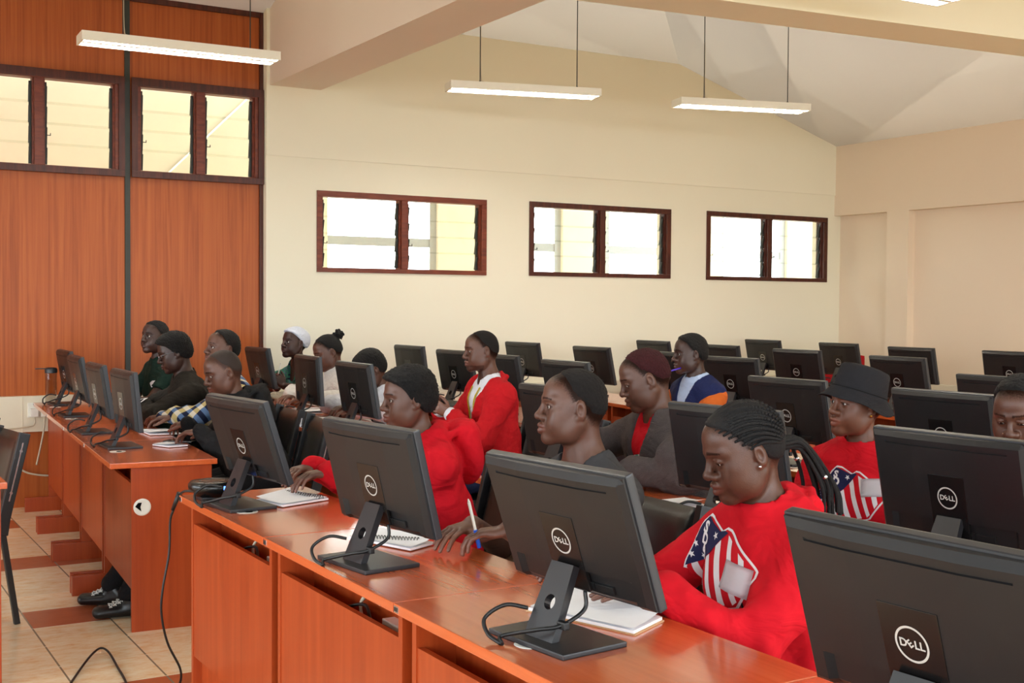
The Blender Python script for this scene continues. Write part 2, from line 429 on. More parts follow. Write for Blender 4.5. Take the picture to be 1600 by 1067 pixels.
louvre_window('window_7', (-1.2, -0.2, 2.305, 2.985), YP-0.03, 'red_timber', 0.05, 0.10, tilt=8)
# dark cover strips around the partition windows
for i, (x0, x1, z0, z1) in enumerate((PA, PB, (-0.1, 0.90, 2.305, 2.985), (-1.2, -0.2, 2.305, 2.985))):
    bm = nbm()
    box(bm, x0-0.012, x1+0.012, YP-0.045, YP-0.03, z1-0.045, z1+0.012, 0.003); box(bm, x0-0.012, x1+0.012, YP-0.045, YP-0.03, z0-0.012, z0+0.035, 0.003)
    box(bm, x0-0.012, x0+0.03, YP-0.045, YP-0.03, z0+0.035, z1-0.045); box(bm, x1-0.03, x1+0.012, YP-0.045, YP-0.03, z0+0.035, z1-0.045)
    struct('trim_%d' % (5+i), bm, 'dark_timber')

# outside, beyond the windows: a walk with a cream colonnade and big grey windows
bm = nbm()
cols = [(2.6, 3.0), (3.6, 4.55), (5.95, 6.75), (7.55, 8.15), (9.2, 9.9), (11.0, 11.6), (12.6, 13.3)]
prev = -5.0
holes = []
for a, b in zip(cols[1:-1], cols[2:]): holes.append((a[1], b[0], 0.9, 2.62))
holed(bm, -5.0, 14.5, 0, 5.2, holes, 11.6, 11.8, 'y')
struct('wall_walkway', bm, 'concrete')
bm = nbm(); box(bm, -5.0, 14.5, YP+0.05, 10.5, 4.75, 4.85); struct('added_roof_walkway', bm, 'ceiling_paint')  # roof slab added to cut the sky light on the walkway wall
for i, h in enumerate(holes):
    bm = nbm(); z0, z1 = h[2], h[3]
    for z, t in ((z1-0.10, 0.10), (2.02, 0.09), (1.35, 0.06), (z0, 0.06)): box(bm, h[0], h[1], 11.66, 11.72, z, z+t)
    for x in (h[0], h[1]-0.08): box(bm, x, x+0.08, 11.65, 11.655, z0, z1)
    struct('window_%d' % (40+i), bm, 'window_grey')
bm = nbm(); prism(bm, [(1.9, 11.4, 1.5), (4.6, 11.4, 4.2), (4.6, 11.4, 1.5)], (0, 0.15, 0)); struct('wall_gable', bm, 'cream_paint')

# plastic trunking with sockets
def trunk(name, label, bmf, grp='cable trunking runs'):
    o = obj(name, bmf, 'trunking_plastic'); tag(o, label, 'cable trunking'); return o
tr = thing('cable_trunking', 'wide cream plastic cable trunking on the foot of the timber partition', 'cable trunking', (1.2, YP, 0.52))
bm = nbm(); box(bm, -4.2, 1.80, -0.055, 0, 0.0, 0.245, 0.006); box(bm, 0.11, 0.115, -0.058, -0.05, 0.0, 0.245); box(bm, 0.29, 0.295, -0.058, -0.05, 0.0, 0.245); obj('trunking_channel', bm, 'trunking_plastic', tr)
sk = nbm(); box(sk, 0.145, 0.285, -0.064, -0.056, 0.10, 0.20, 0.004); sko = obj('socket_plate', sk, 'white_plastic', tr)
bm = nbm()
for x in (0.185, 0.25): box(bm, x-0.006, x+0.006, -0.068, -0.063, 0.175, 0.188)
obj('switch', bm, 'white_plastic', sko)
for x, nm in ((0.185, 'first'), (0.252, 'second')):
    p = thing('power_plug', 'white plug on the left of the twin wall socket' if nm == 'first' else 'white plug on the right of the twin wall socket', 'plug', (1.2+x, YP-0.064, 0.66))
    bm = nbm(); box(bm, -0.026, 0.026, -0.036, 0.0, -0.035, 0.022, 0.006); obj('plug_body', bm, 'white_plastic', p)
    bm = nbm()
    if nm == 'first': tube(bm, [(0, -0.02, -0.03), (0.0, -0.03, -0.08), (-0.05, -0.03, -0.10), (-0.3, -0.03, -0.12)], 0.005, 6)
    else: tube(bm, [(0, -0.02, -0.03), (-0.01, -0.04, -0.12), (-0.03, -0.05, -0.22), (-0.06, -0.05, -0.36)], 0.006, 6)
    obj('flex', bm, 'cable_ivory', p)
tr = thing('cable_trunking', 'slim cream cable trunking along the foot of the cream back wall', 'cable trunking', (3.1, YB, 0.5))
bm = nbm(); box(bm, 0, 5.70, -0.06, -0.001, 0.0, 0.25, 0.006); obj('trunking_channel', bm, 'trunking_plastic', tr)
tr = thing('cable_trunking', 'cream cable trunking along the foot of the right wall', 'cable trunking', (XR, 3.0, 0.47))
bm = nbm(); box(bm, -0.06, -0.001, -6, 5.63, 0.0, 0.25, 0.006); obj('trunking_channel', bm, 'trunking_plastic', tr)
bm = nbm(); tube(bm, [(1.22, YP-0.03, 0.36), (1.35, YP-0.05, 0.24), (1.6, YP-0.06, 0.22), (1.75, YP-0.05, 0.34), (1.72, YP-0.04, 0.5)], 0.007, 6)
tag(obj('power_cable', bm, 'cable_ivory'), 'ivory cable looping down the partition below the trunking', 'cable')

# hanging fluorescent lamps
def lamp(label, a, b, z, wd=0.20, h=0.055):
    a, b = Vector((*a, z)), Vector((*b, z)); d = b-a; L = d.length; m = (a+b)/2
    t = thing('fluorescent_lamp', label, 'lamp', m, math.atan2(d.y, d.x), 'fluorescent lamps hanging on wires')
    bm = nbm()
    holed_box = [(-L/2, L/2, -wd/2, -wd/2+0.012), (-L/2, L/2, wd/2-0.012, wd/2)]
    for x0, x1, y0, y1 in holed_box: box(bm, x0, x1, y0, y1, 0, h, 0.002)
    for x0, x1 in ((-L/2, -L/2+0.012), (L/2-0.012, L/2)): box(bm, x0, x1, -wd/2+0.012, wd/2-0.012, 0, h)
    box(bm, -L/2+0.012, L/2-0.012, -wd/2+0.012, wd/2-0.012, h-0.006, h)
    box(bm, -L/2+0.012, L/2-0.012, -0.016, 0.016, 0.004, h-0.006)
    obj('lamp_body', bm, 'lamp_enamel', t)
    bm = nbm()
    for y in (-0.052, 0.052): cyl(bm, (-L/2+0.02, y, 0.030), (L/2-0.02, y, 0.030), 0.013, n=10)
    obj('tube', bm, 'lamp_tube', t)
    bm = nbm()
    n = int(L/0.055)
    for y in (-0.052, 0.052):
        for i in range(1, n):
            x = -L/2+i*L/n
            box(bm, x-0.001, x+0.001, y-0.032, y+0.032, 0.001, 0.016)
    obj('lamp_grille', bm, 'chrome', t)
    bm = nbm()
    ca, sa = math.cos(t.rotation_euler.z), math.sin(t.rotation_euler.z)
    for k, x in enumerate((-L*0.29, L*0.36)):
        wx, wy = m.x+ca*x, m.y+sa*x
        top = zC(wx, wy)-z+0.02
        tube(bm, [(x, 0, h), (x, 0, h+0.05), (x, 0, top*0.5), (x, 0, top)], 0.0035, 6, 3)
        cyl(bm, (x, 0, h-0.002), (x, 0, h+0.022), 0.008, n=8)
    obj('hanger_wire', bm, 'clip_metal', t)
    bm = nbm(); x = -L*0.29; tube(bm, [(x+0.003, 0, 0.5), (x+0.006, 0.0, 0.12), (x+0.03, 0.01, h+0.02), (x+0.09, 0.01, h+0.004), (x+0.2, 0, h+0.002)], 0.003, 6, 4)
    obj('flex', bm, 'cable_ivory', t)
lamp('white fluorescent lamp hanging before the timber partition windows', (1.455, 7.50), (2.655, 7.46), 2.945)
lamp('white fluorescent lamp hanging over the first window of the cream wall', (4.03, 7.72), (5.12, 7.42), 2.945)
lamp('white fluorescent lamp hanging in front of the sloping ceiling corner', (5.83, 7.38), (6.88, 7.08), 2.945)
lamp('white fluorescent lamp before the cream cross beam, cut by the top edge', (4.10, 4.42), (5.30, 4.38), 3.03)
lamp('white fluorescent lamp over the front end of the nearest desk row', (0.9, 4.3), (2.1, 4.26), 3.03)  # this and the next three: lamps added out of view to brighten desks
lamp('white fluorescent lamp high over the nearest monitors', (0.9, 1.3), (2.1, 1.26), 3.03)
lamp('white fluorescent lamp over the right end of the second desk row', (4.1, 1.5), (5.3, 1.46), 3.03)
lamp('white fluorescent lamp over the aisle left of the desks', (-1.6, 4.6), (-0.4, 4.56), 3.03)
# ------------------------------------------------------------------ desks
DL, DD = 0.855, 0.45         # module length, depth
def desk_meshes(front, full_end, foot):
    """local frame: x from the front edge to the user, y along the row (0..-DL), z up"""
    P = {}
    bm = nbm(); box(bm, 0, DD, -DL+0.0015, -0.0015, 0.727, 0.75, 0.0025); P['desk_top'] = bm
    bm = nbm()
    P['side_panel'] = []
    for y in (-0.045, -DL+0.025):
        bm = nbm(); box(bm, front, DD-0.02, y, y+0.02, 0.0, 0.7268); P['side_panel'].append(bm)
    bm = nbm(); box(bm, front+0.003, front+0.019, -DL+0.045, -0.045, 0.20, 0.655); P['front_panel'] = bm
    bm = nbm(); box(bm, front+0.10, front+0.114, -DL+0.045, -0.045, 0.42, 0.727); P['back_rail'] = bm
    bm = nbm()
    P['foot_rail'] = []
    if foot:
        for y in (-0.05, -DL+0.02):
            bm = nbm(); box(bm, -0.06, 0.30, y-0.004, y+0.034, 0.0, 0.115, 0.003); P['foot_rail'].append(bm)
    else:
        bm = nbm(); box(bm, front+0.03, front+0.045, -DL+0.045, -0.045, 0.0, 0.20); P['foot_rail'].append(bm)
    bm = nbm(); box(bm, -0.0012, 0.0002, -0.028, -0.006, 0.731, 0.746); 
    P['asset_tag'] = bm
    bm = nbm()
    for k in range(5): box(bm, -0.0018, -0.001, -0.026+k*0.0042, -0.0245+k*0.0042, 0.734, 0.743)
    P['tag_bars'] = bm
    return P
def make_desk(front, foot):
    t = thing('computer_desk', '', 'desk')
    P = desk_meshes(front, False, foot)
    top = obj('desk_top', P['desk_top'], 'desk_top', t)
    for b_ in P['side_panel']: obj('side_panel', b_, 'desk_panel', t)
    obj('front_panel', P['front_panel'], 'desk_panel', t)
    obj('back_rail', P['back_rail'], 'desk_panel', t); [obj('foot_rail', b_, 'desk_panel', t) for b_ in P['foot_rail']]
    g = obj('asset_tag', P['asset_tag'], 'chrome', top)
    obj('bar_code', P['tag_bars'], 'cable_rubber', top)
    bm = nbm(); lathe(bm, [(0.0, 0.7505), (0.026, 0.7505), (0.034, 0.7515), (0.036, 0.7502)], 24, (0.095, -0.43, 0)); go = obj('cable_grommet', bm, 'white_plastic', t)
    bm = nbm(); lathe(bm, [(0.0, 0.7525), (0.012, 0.7525), (0.012, 0.7508)], 14, (0.100, -0.438, 0)); obj('grommet_hole', bm, 'dark_hole', go)
    return t
deskA = make_desk(0.035, False)
deskB = make_desk(0.09, True)
used = set()
def put_desk(proto, x, y, rz, label, z=0.0):
    t = proto if proto.name not in used else copy_tree(proto)
    used.add(t.name)
    t.location = (x, y, z); t.rotation_euler = (0, 0, rz); t['label'] = label; t['group'] = 'rows of wooden computer desks'
    return t
ORD = ['first', 'second', 'third', 'fourth', 'fifth']
def row(proto, x0, y0, rz, n, labels, skip=()):
    """desks from the row's end nearest the aisle; rz leans the row; first = at y0 running towards -y or +y"""
    out = []
    for k in range(n):
        if k in skip: continue
        out.append(put_desk(proto, x0+math.sin(rz)*DL*k*1.0, y0-math.cos(rz)*DL*k, -0.0+(-rz if False else 0), labels[k]))
    return out
def desk_row(proto, xa, ya, lean, n, labels, z=0.0):
    """the row's corner at the smaller y is (xa, ya); desks run to larger y, x growing by tan(lean)"""
    out = []
    for k in range(n):
        # a module's local origin is its end at the larger y
        s = (k+1)*DL
        out.append(put_desk(proto, xa+math.sin(lean)*s, ya+math.cos(lean)*s, -lean, labels[k], z))
    return out

R1 = desk_row(deskA, 1.135, 4.12-4*DL, -0.004, 4, ['wooden desk under the nearest monitor at the lower right', 'wooden desk where the girl with braids sits writing', 'wooden desk under the monitor before the boy in plain red hoodie', 'wooden desk carrying the round conference speaker at the front row end'])
R2 = desk_row(deskA, 2.235, 4.05-3*DL, -0.002, 3, ['wooden desk before the girl in the black bucket hat', 'wooden desk where the man in the grey fleece leans', 'wooden desk end with a tag behind the man in the grey T-shirt'])
R3 = desk_row(deskA, 3.43, 4.10-2*DL, -0.002, 2, ['wooden desk behind the girl in the black bucket hat', 'wooden desk at the third row end behind the braided girl'])
R4 = desk_row(deskA, 4.45, 4.0-1*DL, -0.002, 1, ['wooden desk at the fourth row end behind the bucket hat'])
L1 = desk_row(deskB, 1.126, 5.20, 0.07, 4, ['wooden desk with a full side panel at the aisle, folded papers on top', 'wooden desk where the man in the plaid shirt reaches out', 'wooden desk where the man with glasses sits', 'wooden desk under the clear water bottle by the partition'], -0.02)
L2 = desk_row(deskA, 2.205, 5.10, 0.10, 4, ['wooden desk with a purple pen before the man in white shirt', 'wooden desk where the person in the white hoodie writes', 'wooden desk where the woman in the white headwrap sits', 'wooden desk of the second left row next to the back wall'])
L3 = desk_row(deskA, 3.41, 5.05, 0.095, 4, ['wooden desk before the man in navy waistcoat', 'wooden desk right behind the man in the red blazer', 'wooden desk under the monitor left of the red blazer man', 'wooden desk beside the back wall under the lone monitor'])
L4 = desk_row(deskA, 4.575, 5.05, 0.10, 4, ['wooden desk in the fourth left row behind the navy waistcoat man', 'wooden desk of the fourth left row, second from the aisle', 'wooden desk of the fourth left row, third from the aisle', 'wooden desk of the fourth left row against the back wall'])
L5 = desk_row(deskA, 5.66, 4.75, 0.12, 4, ['wooden desk in the fifth left row at the aisle', 'wooden desk of the fifth left row, second from the aisle', 'wooden desk of the fifth left row, third from the aisle', 'wooden desk of the fifth left row against the back wall'])
L6 = desk_row(deskA, 7.06, 5.05, 0.10, 4, ['wooden desk in the last row nearest the right wall pier', 'wooden desk of the last row, second from the aisle', 'wooden desk of the last row, third from the aisle', 'wooden desk of the last row against the back wall'])
# the bit of desk at the left edge of the picture, its user side turned to us
put_desk(deskB, 0.205, 5.555, 0.0, 'wooden desk peeping in at the left edge before the black chair')
# a cable grommet in the aisle side panel of the left block
fr = [c for c in L1[0].children if c.name.startswith('foot_rail')]
bpy.data.objects.remove(max(fr, key=lambda c: -sum(v.co.y for v in c.data.vertices)))
def end_grommet():
    d = L1[0]
    bm = nbm(); M = Matrix.Translation((0.135, -DL+0.025, 0.555)) @ Matrix.Rotation(PI/2, 4, 'X')
    lathe(bm, [(0.0, 0.002), (0.026, 0.002), (0.034, 0.004), (0.037, 0.0)], 28); bmesh.ops.transform(bm, matrix=M, verts=bm.verts)
    g = obj('side_grommet', bm, 'white_plastic', d)
    bm = nbm(); poly(bm, [(-0.03, 0.004, 0.0045), (-0.004, -0.018, 0.0045), (-0.008, 0.002, 0.0045), (-0.002, 0.02, 0.0045), (-0.018, 0.02, 0.0045)]); bmesh.ops.transform(bm, matrix=M, verts=bm.verts)
    obj('grommet_hole', bm, 'dark_hole', g)
end_grommet()
# sockets with plugs under the front row tops, seen through the slot below the desk top
def strip(desk, y0, lab):
    M = desk.matrix_basis
    p = M @ Vector((0.13, y0, 0.60))
    t = thing('socket_box', lab, 'socket', p, desk.rotation_euler.z)
    bm = nbm(); box(bm, -0.03, 0.005, -0.15, 0.0, -0.045, 0.04, 0.004); obj('socket_plate', bm, 'white_plastic', t)
    bm = nbm()
    for y in (-0.12, -0.085, -0.05): box(bm, -0.0315, -0.0295, y-0.004, y+0.004, 0.012, 0.02)
    obj('socket_slot', bm, 'cable_rubber', t)
    bm = nbm(); box(bm, -0.066, -0.03, -0.065, -0.012, -0.02, 0.03, 0.01)
    tube(bm, [(-0.06, -0.02, 0.0), (-0.065, 0.03, 0.01), (-0.066, 0.10, 0.03), (-0.05, 0.16, 0.035), (-0.03, 0.10, 0.05), (-0.05, 0.02, 0.03)], 0.0045, 6)
    obj('black_plug', bm, 'cable_rubber', t)
    bm = nbm(); tube(bm, [(-0.02, 0.02, -0.02), (-0.03, 0.10, 0.0), (-0.02, 0.15, 0.04), (-0.01, 0.12, 0.07), (-0.01, 0.05, 0.06)], 0.005, 6); obj('ivory_flex', bm, 'cable_ivory', t)
strip(R1[3], -0.60, 'white socket with black plug under the desk with the conference speaker')
strip(R1[2], -0.58, 'white socket strip with black plugs under the second front desk')
strip(R1[1], -0.58, 'white socket strip under the desk of the braided girl')

# ------------------------------------------------------------------ monitors
PW, PH = 0.435, 0.279
def ring(bm, r0, r1, x, cy, cz, n=40):
    A = [bm.verts.new((x, cy+r0*math.cos(2*PI*i/n), cz+r0*math.sin(2*PI*i/n))) for i in range(n)]
    B = [bm.verts.new((x, cy+r1*math.cos(2*PI*i/n), cz+r1*math.sin(2*PI*i/n))) for i in range(n)]
    for i in range(n):
        j = (i+1) % n; bm.faces.new((A[i], A[j], B[j], B[i]))
def make_monitor():
    """local: origin on the desk under the panel's middle, +x towards the user (screen side), y along the row"""
    t = thing('monitor', '', 'monitor')
    pan = nbm(); box(pan, -0.008, 0.012, -PW/2, PW/2, -PH/2, PH/2, 0.004)
    panel = obj('display_panel', pan, 'bezel_edge', t, loc=(0.02, 0, 0.221))
    # moulded back cover as a height field
    eps = 0.0012
    ys = sorted(set(list(np.linspace(-0.2135, 0.2135, 47))+[s*v for s in (-1, 1) for v in (0.17, 0.17+eps, 0.166, 0.178, 0.2015, 0.2135)]))
    zs = sorted(set(list(np.linspace(-0.1355, 0.1355, 31))+[-0.1235, 0.1235, -0.075, -0.075-eps*2, 0.1065, 0.1065+eps, 0.111, 0.111+eps]))
    def hgt(y, z):
        d = min(0.2135-abs(y), 0.1355-z, z+0.1355)
        e = 0.006+0.010*min(1, max(0, d)/0.012) + 0.006*min(1, max(0, 0.2135-abs(y))/0.12)
        if 0.1065 < z < 0.1115 and abs(y) < 0.1701: e -= 0.0035
        lim = 0.178
        if z < -0.075: 
            k = min(1, max(0, (lim-abs(y))/0.012))
            e -= (0.010)*k*min(1, (-0.075-z)/0.002)
        return -0.007-max(e, 0.001)
    bm = nbm(); G = [[bm.verts.new((hgt(y, z), y, z)) for z in zs] for y in ys]
    for i in range(len(ys)-1):
        for j in range(len(zs)-1): bm.faces.new((G[i][j], G[i][j+1], G[i+1][j+1], G[i+1][j])).smooth = False
    rim = [(ys[i], zs[0]) for i in range(len(ys))]
    for y, z, in ((0, 0),): pass
    for i in range(len(ys)-1):
        for j, zz in ((0, zs[0]), (len(zs)-1, zs[-1])):
            a, b = G[i][j], G[i+1][j]; c, d = bm.verts.new((-0.004, ys[i+1], zz)), bm.verts.new((-0.004, ys[i], zz)); bm.faces.new((a, b, c, d))
    for j in range(len(zs)-1):
        for i, yy in ((0, ys[0]), (len(ys)-1, ys[-1])):
            a, b = G[i][j], G[i][j+1]; c, d = bm.verts.new((-0.004, yy, zs[j+1])), bm.verts.new((-0.004, yy, zs[j])); bm.faces.new((a, b, c, d))
    bmesh.ops.recalc_face_normals(bm, faces=bm.faces)
    back = obj('back_cover', bm, 'monitor_plastic', panel)
    bm = nbm(); box(bm, -0.0305, -0.022, -0.050, 0.050, -0.118, 0.040, 0.001); plate = obj('mounting_plate', bm, 'monitor_gloss', panel)
    # round maker's mark: ring with letters
    X = -0.0312; cz = -0.016
    bm = nbm(); ring(bm, 0.0245, 0.028, X, 0, cz)
    def letters(s, size, y, rot, z=0.0, sx=1.0):
        me = text_mesh(s, size, 0.0, size*0.028)
        b2 = nbm(); b2.from_mesh(me); bpy.data.meshes.remove(me)
        # letters read from behind: text x -> -y
        Mx = Matrix(((0, 0, 1, X), (-1, 0, 0, 0), (0, 1, 0, cz), (0, 0, 0, 1)))
        bmesh.ops.transform(b2, matrix=Mx @ Matrix.Translation((y, z, 0)) @ Matrix.Diagonal((sx, 1, 1, 1)) @ Matrix.Rotation(rot, 4, 'Z'), verts=b2.verts)
        tmp = bpy.data.meshes.new('t'); b2.to_mesh(tmp); b2.free(); bm.from_mesh(tmp); bpy.data.meshes.remove(tmp)
    letters('D', 0.0175, -0.0145, 0, sx=1.0); letters('E', 0.0165, -0.0030, math.radians(38)); letters('L', 0.0175, 0.0082, 0); letters('L', 0.0175, 0.0168, 0)
    obj('maker_mark', bm, 'logo_silver', panel)
    bm = nbm(); box(bm, 0.0118, 0.0128, -PW/2+0.012, PW/2-0.012, -PH/2+0.018, PH/2-0.012); obj('screen', bm, 'screen_glass', panel)
    bm = nbm()
    for y in (-0.045, -0.075, -0.10): box(bm, -0.024, -0.010, y-0.014, y+0.014, -0.117, -0.100, 0.002)
    obj('port_plugs', bm, 'cable_rubber', panel)
    # base
    bm = nbm(); box(bm, -0.094, 0.066, -0.118, 0.118, 0.0, 0.011, 0.003); obj('stand_base', bm, 'stand_plastic', t)
    # leaning neck with a round cable hole
    a, b = Vector((-0.062, 0, 0.010)), Vector((0.000, 0, 0.152)); up = (b-a); L = up.length; up.normalize()
    nrm = Vector((-up.z, 0, up.x))
    bm = nbm(); n = 20
    out = [(-0.044, 0), (0.044, 0), (0.034, L), (-0.034, L)]
    hc, hr = 0.075, 0.0155
    loops = []
    for off in (0.0, 0.017):
        O = [bm.verts.new(a+Vector((0, y, 0))+up*s-nrm*off) for y, s in out]
        Hl = [bm.verts.new(a+Vector((0, hr*math.cos(2*PI*i/n), 0))+up*(hc+hr*math.sin(2*PI*i/n))-nrm*off) for i in range(n)]
        loops.append((O, Hl))
    for O, Hl in loops:
        q = n//4
        # four fans from each outer edge to a quarter of the hole
        cor = [O[0], O[1], O[2], O[3]]
        starts = [int(n*k/8) for k in (5, 7, 1, 3)]
        for k in range(4):
            s0 = starts[k]; s1 = starts[(k+1) % 4]
            arc = [Hl[(s0+i) % n] for i in range(((s1-s0) % n)+1)]
            bm.faces.new([cor[k], cor[(k+1) % 4]]+arc[::-1])
    (O1, H1), (O2, H2) = loops
    for i in range(4): bm.faces.new((O1[i], O1[(i+1) % 4], O2[(i+1) % 4], O2[i]))
    for i in range(n): bm.faces.new((H1[i], H1[(i+1) % n], H2[(i+1) % n], H2[i]))
    bmesh.ops.recalc_face_normals(bm, faces=bm.faces)
    obj('stand_neck', bm, 'stand_plastic', t)
    bm = nbm()
    tube(bm, [(0.012, -0.055, 0.105), (0.006, -0.060, 0.070), (-0.045, -0.052, 0.045), (-0.075, -0.02, 0.035), (-0.095, 0.03, 0.020), (-0.115, 0.05, 0.012), (-0.125, 0.03, 0.003)], 0.0042, 7)
    tube(bm, [(-0.05, 0.045, 0.060), (-0.085, 0.075, 0.065), (-0.12, 0.095, 0.040), (-0.13, 0.07, 0.015), (-0.125, 0.035, 0.003)], 0.0042, 7)
    box(bm, -0.047, -0.033, -0.064, -0.040, 0.037, 0.052, 0.003)
    obj('cables', bm, 'cable_rubber', t)
    return t
MON = make_monitor(); first = True
def monitor(x, y, yaw, tilt, label, z=0.75):
    global first
    t = MON if first else copy_tree(MON)
    first = False
    t.location = (x-0.02*math.cos(yaw), y-0.02*math.sin(yaw), z); t.rotation_euler = (0, 0, yaw); t['label'] = label; t['group'] = 'black desktop monitors seen from behind'
    for c in t.children:
        if c.name.startswith('display_panel'): c.rotation_euler = (0, -tilt, 0)
    return t
monitor(1.262, 3.81, 0.116, 0.32, 'black monitor beside the round conference speaker')
monitor(1.279, 2.816, 0.134, 0.25, 'black monitor before the spiral notebook, red hoodie boy behind its right edge')
monitor(1.316, 1.986, 0.11, 0.335, 'black monitor in front of the girl with braids, ivory grommet at its foot')
monitor(1.34, 1.135, 0.06, 0.30, 'nearest black monitor, its back filling the lower right corner')
monitor(1.335, 5.80, 0.0, 0.10, 'black monitor at the aisle end of the far left row, above folded papers', 0.73)
monitor(1.36, 6.50, -0.02, 0.15, 'black monitor just behind the aisle-end monitor of the far left row', 0.73)
monitor(1.455, 7.50, -0.03, 0.19, 'black monitor second from the clear bottle', 0.73)
monitor(1.545, 8.36, 0.0, 0.16, 'black monitor next to the clear water bottle', 0.73)
monitor(2.476, 5.72, 0.0, 0.175, 'black monitor hiding the chest of the man in the white shirt')
monitor(2.537, 6.56, -0.06, 0.06, 'black monitor hiding the face of the person in the white hoodie')
monitor(2.72, 7.93, 0.02, 0.2, 'black monitor left of the woman in the white headwrap')
monitor(3.62, 5.49, 0.04, 0.22, 'black monitor above the head of the man in the grey T-shirt')
monitor(3.68, 6.32, 0.05, 0.2, 'black monitor right behind the head of the man in the red blazer')
monitor(3.75, 7.03, 0.05, 0.2, 'black monitor left of the face of the man in the red blazer')
monitor(3.85, 7.92, 0.04, 0.15, 'lone black monitor against the cream wall below the first window')
monitor(4.79, 5.49, 0.10, 0.21, 'black monitor just right of the man in the navy waistcoat')
monitor(4.91, 6.28, 0.05, 0.2, 'black monitor mostly hidden behind the face of the waistcoat man')
monitor(5.02, 7.28, 0.05, 0.22, 'black monitor between the grey T-shirt man and the fleece man, farther back')
monitor(5.06, 8.33, 0.12, 0.19, 'black monitor below the gap between first and second cream-wall windows')
monitor(5.84, 5.16, 0.01, 0.23, 'black monitor in front of the red chair')
monitor(6.08, 6.28, 0.085, 0.21, 'black monitor in the fifth row left of the bucket hat')
monitor(6.20, 7.25, 0.05, 0.2, 'black monitor partly behind the waistcoat man, right of his head')
monitor(6.39, 8.34, 0.04, 0.22, 'small far black monitor left of the waistcoat man by the back wall')
monitor(7.28, 6.31, 0.01, 0.216, 'far black monitor below the right wall pier')
monitor(7.54, 7.30, 0.0, 0.23, 'far black monitor under the right end of the third window')
monitor(7.55, 8.235, 0.05, 0.22, 'far black monitor under the left half of the third window')
monitor(7.30, 5.46, 0.06, 0.2, 'far black monitor at the right edge of the picture')
monitor(2.45, 3.775, 0.08, 0.2, 'black monitor behind the head of the man in the grey T-shirt')
monitor(2.435, 2.81, 0.16, 0.21, 'black monitor behind the head of the girl with braids')
monitor(2.42, 1.965, 0.06, 0.22, 'big black monitor right of the girl in the bucket hat')
monitor(3.62, 3.785, 0.06, 0.22, 'black monitor directly behind the bucket hat, to its left')
monitor(3.60, 2.965, 0.06, 0.22, 'black monitor between the bucket hat and the man at the right edge')
monitor(4.62, 3.50, 0.06, 0.22, 'black monitor just above the head of the man at the right edge')

# ------------------------------------------------------------------ chairs
def make_chair(pad='black_leather'):
    """local: origin on the floor under the seat, +y faces forward"""
    t = thing('visitor_chair', '', 'chair')
    bm = nbm(); box(bm, -0.215, 0.215, -0.20, 0.22, 0.39, 0.440, 0.020); obj('seat', bm, pad, t, True)
    # padded back leaning backwards, bowed
    bm = nbm(); nx, nz = 10, 8
    Mb = Matrix.Translation((0, -0.215, 0.47)) @ Matrix.Rotation(math.radians(14), 4, 'X')
    F = []; 
    for side, s in ((0, 1), (1, -1)):
        G = []
        for i in range(nx+1):
            r_ = []
            for k in range(nz+1):
                u, v = i/nx*2-1, k/nz*2-1
                th = 0.028*(1-abs(u)**6)**0.5*(1-abs(v)**6)**0.5+0.004
                r_.append(bm.verts.new((u*0.195, -0.028*(1-u*u)+s*th, 0.20+v*0.165)))
            G.append(r_)
        F.append(G)
        for i in range(nx):
            for k in range(nz):
                f = (G[i][k], G[i+1][k], G[i+1][k+1], G[i][k+1]); bm.faces.new(f if s < 0 else f[::-1])
    A, B = F
    for i in range(nx):
        for k in (0, nz): bm.faces.new((A[i][k], A[i+1][k], B[i+1][k], B[i][k]))
    for k in range(nz):
        for i in (0, nx): bm.faces.new((A[i][k], A[i][k+1], B[i][k+1], B[i][k]))
    bmesh.ops.recalc_face_normals(bm, faces=bm.faces); bmesh.ops.transform(bm, matrix=Mb, verts=bm.verts)
    obj('backrest', bm, pad, t, True)
    for s in (-1, 1):
        x = s*0.222
        bm = nbm()
        pts = [(x, -0.205, 0.40), (x, -0.215, 0.47), (x, -0.30, 0.83)]
        for p, q in zip(pts[:-1], pts[1:]):
            d = Vector(q)-Vector(p); L = d.length; M = Matrix.Translation(p) @ Matrix.Rotation(-math.atan2(-d.y, d.z)*-1, 4, 'X')
            box(bm, -0.013, 0.013, -0.024, 0.024, -0.005, L+0.005, 0.004, M=M)
        br = obj('back_bracket', bm, 'black_metal', t)
        bm = nbm(); d = Vector(pts[2])-Vector(pts[1])
        for k in (0.30, 0.80):
            c = Vector(pts[1])+d*k; cyl(bm, c+Vector((s*0.010, 0, 0)), c+Vector((s*0.017, 0, 0)), 0.0065, n=10)
        M = Matrix.Translation(Vector(pts[1])+d*0.2) @ Matrix.Rotation(math.atan2(-d.y, d.z), 4, 'X')
        box(bm, s*0.013-0.001, s*0.013+0.001, -0.003, 0.003, 0, d.length*0.7, M=M)
        obj('bolt', bm, 'chrome', br)
        for y0, y1, z1 in ((-0.205, -0.265, 0.42), (0.19, 0.20, 0.42)):
            bm = nbm(); d = Vector((0, y1-y0, -z1)); M = Matrix.Translation((x, y1, 0)) @ Matrix.Rotation(math.atan2(-(y0-y1), z1), 4, 'X')
            box(bm, -0.0125, 0.0125, -0.0125, 0.0125, 0, z1+0.005, 0.003, M=M); obj('leg', bm, 'black_metal', t)
    bm = nbm(); box(bm, -0.222, 0.222, -0.205, -0.185, 0.365, 0.39); box(bm, -0.222, 0.222, 0.18, 0.20, 0.365, 0.39)
    for s in (-1, 1): box(bm, s*0.222-0.0125, s*0.222+0.0125, -0.20, 0.20, 0.365, 0.39)
    obj('seat_frame', bm, 'black_metal', t)
    return t
CH = make_chair(); ch_first = True
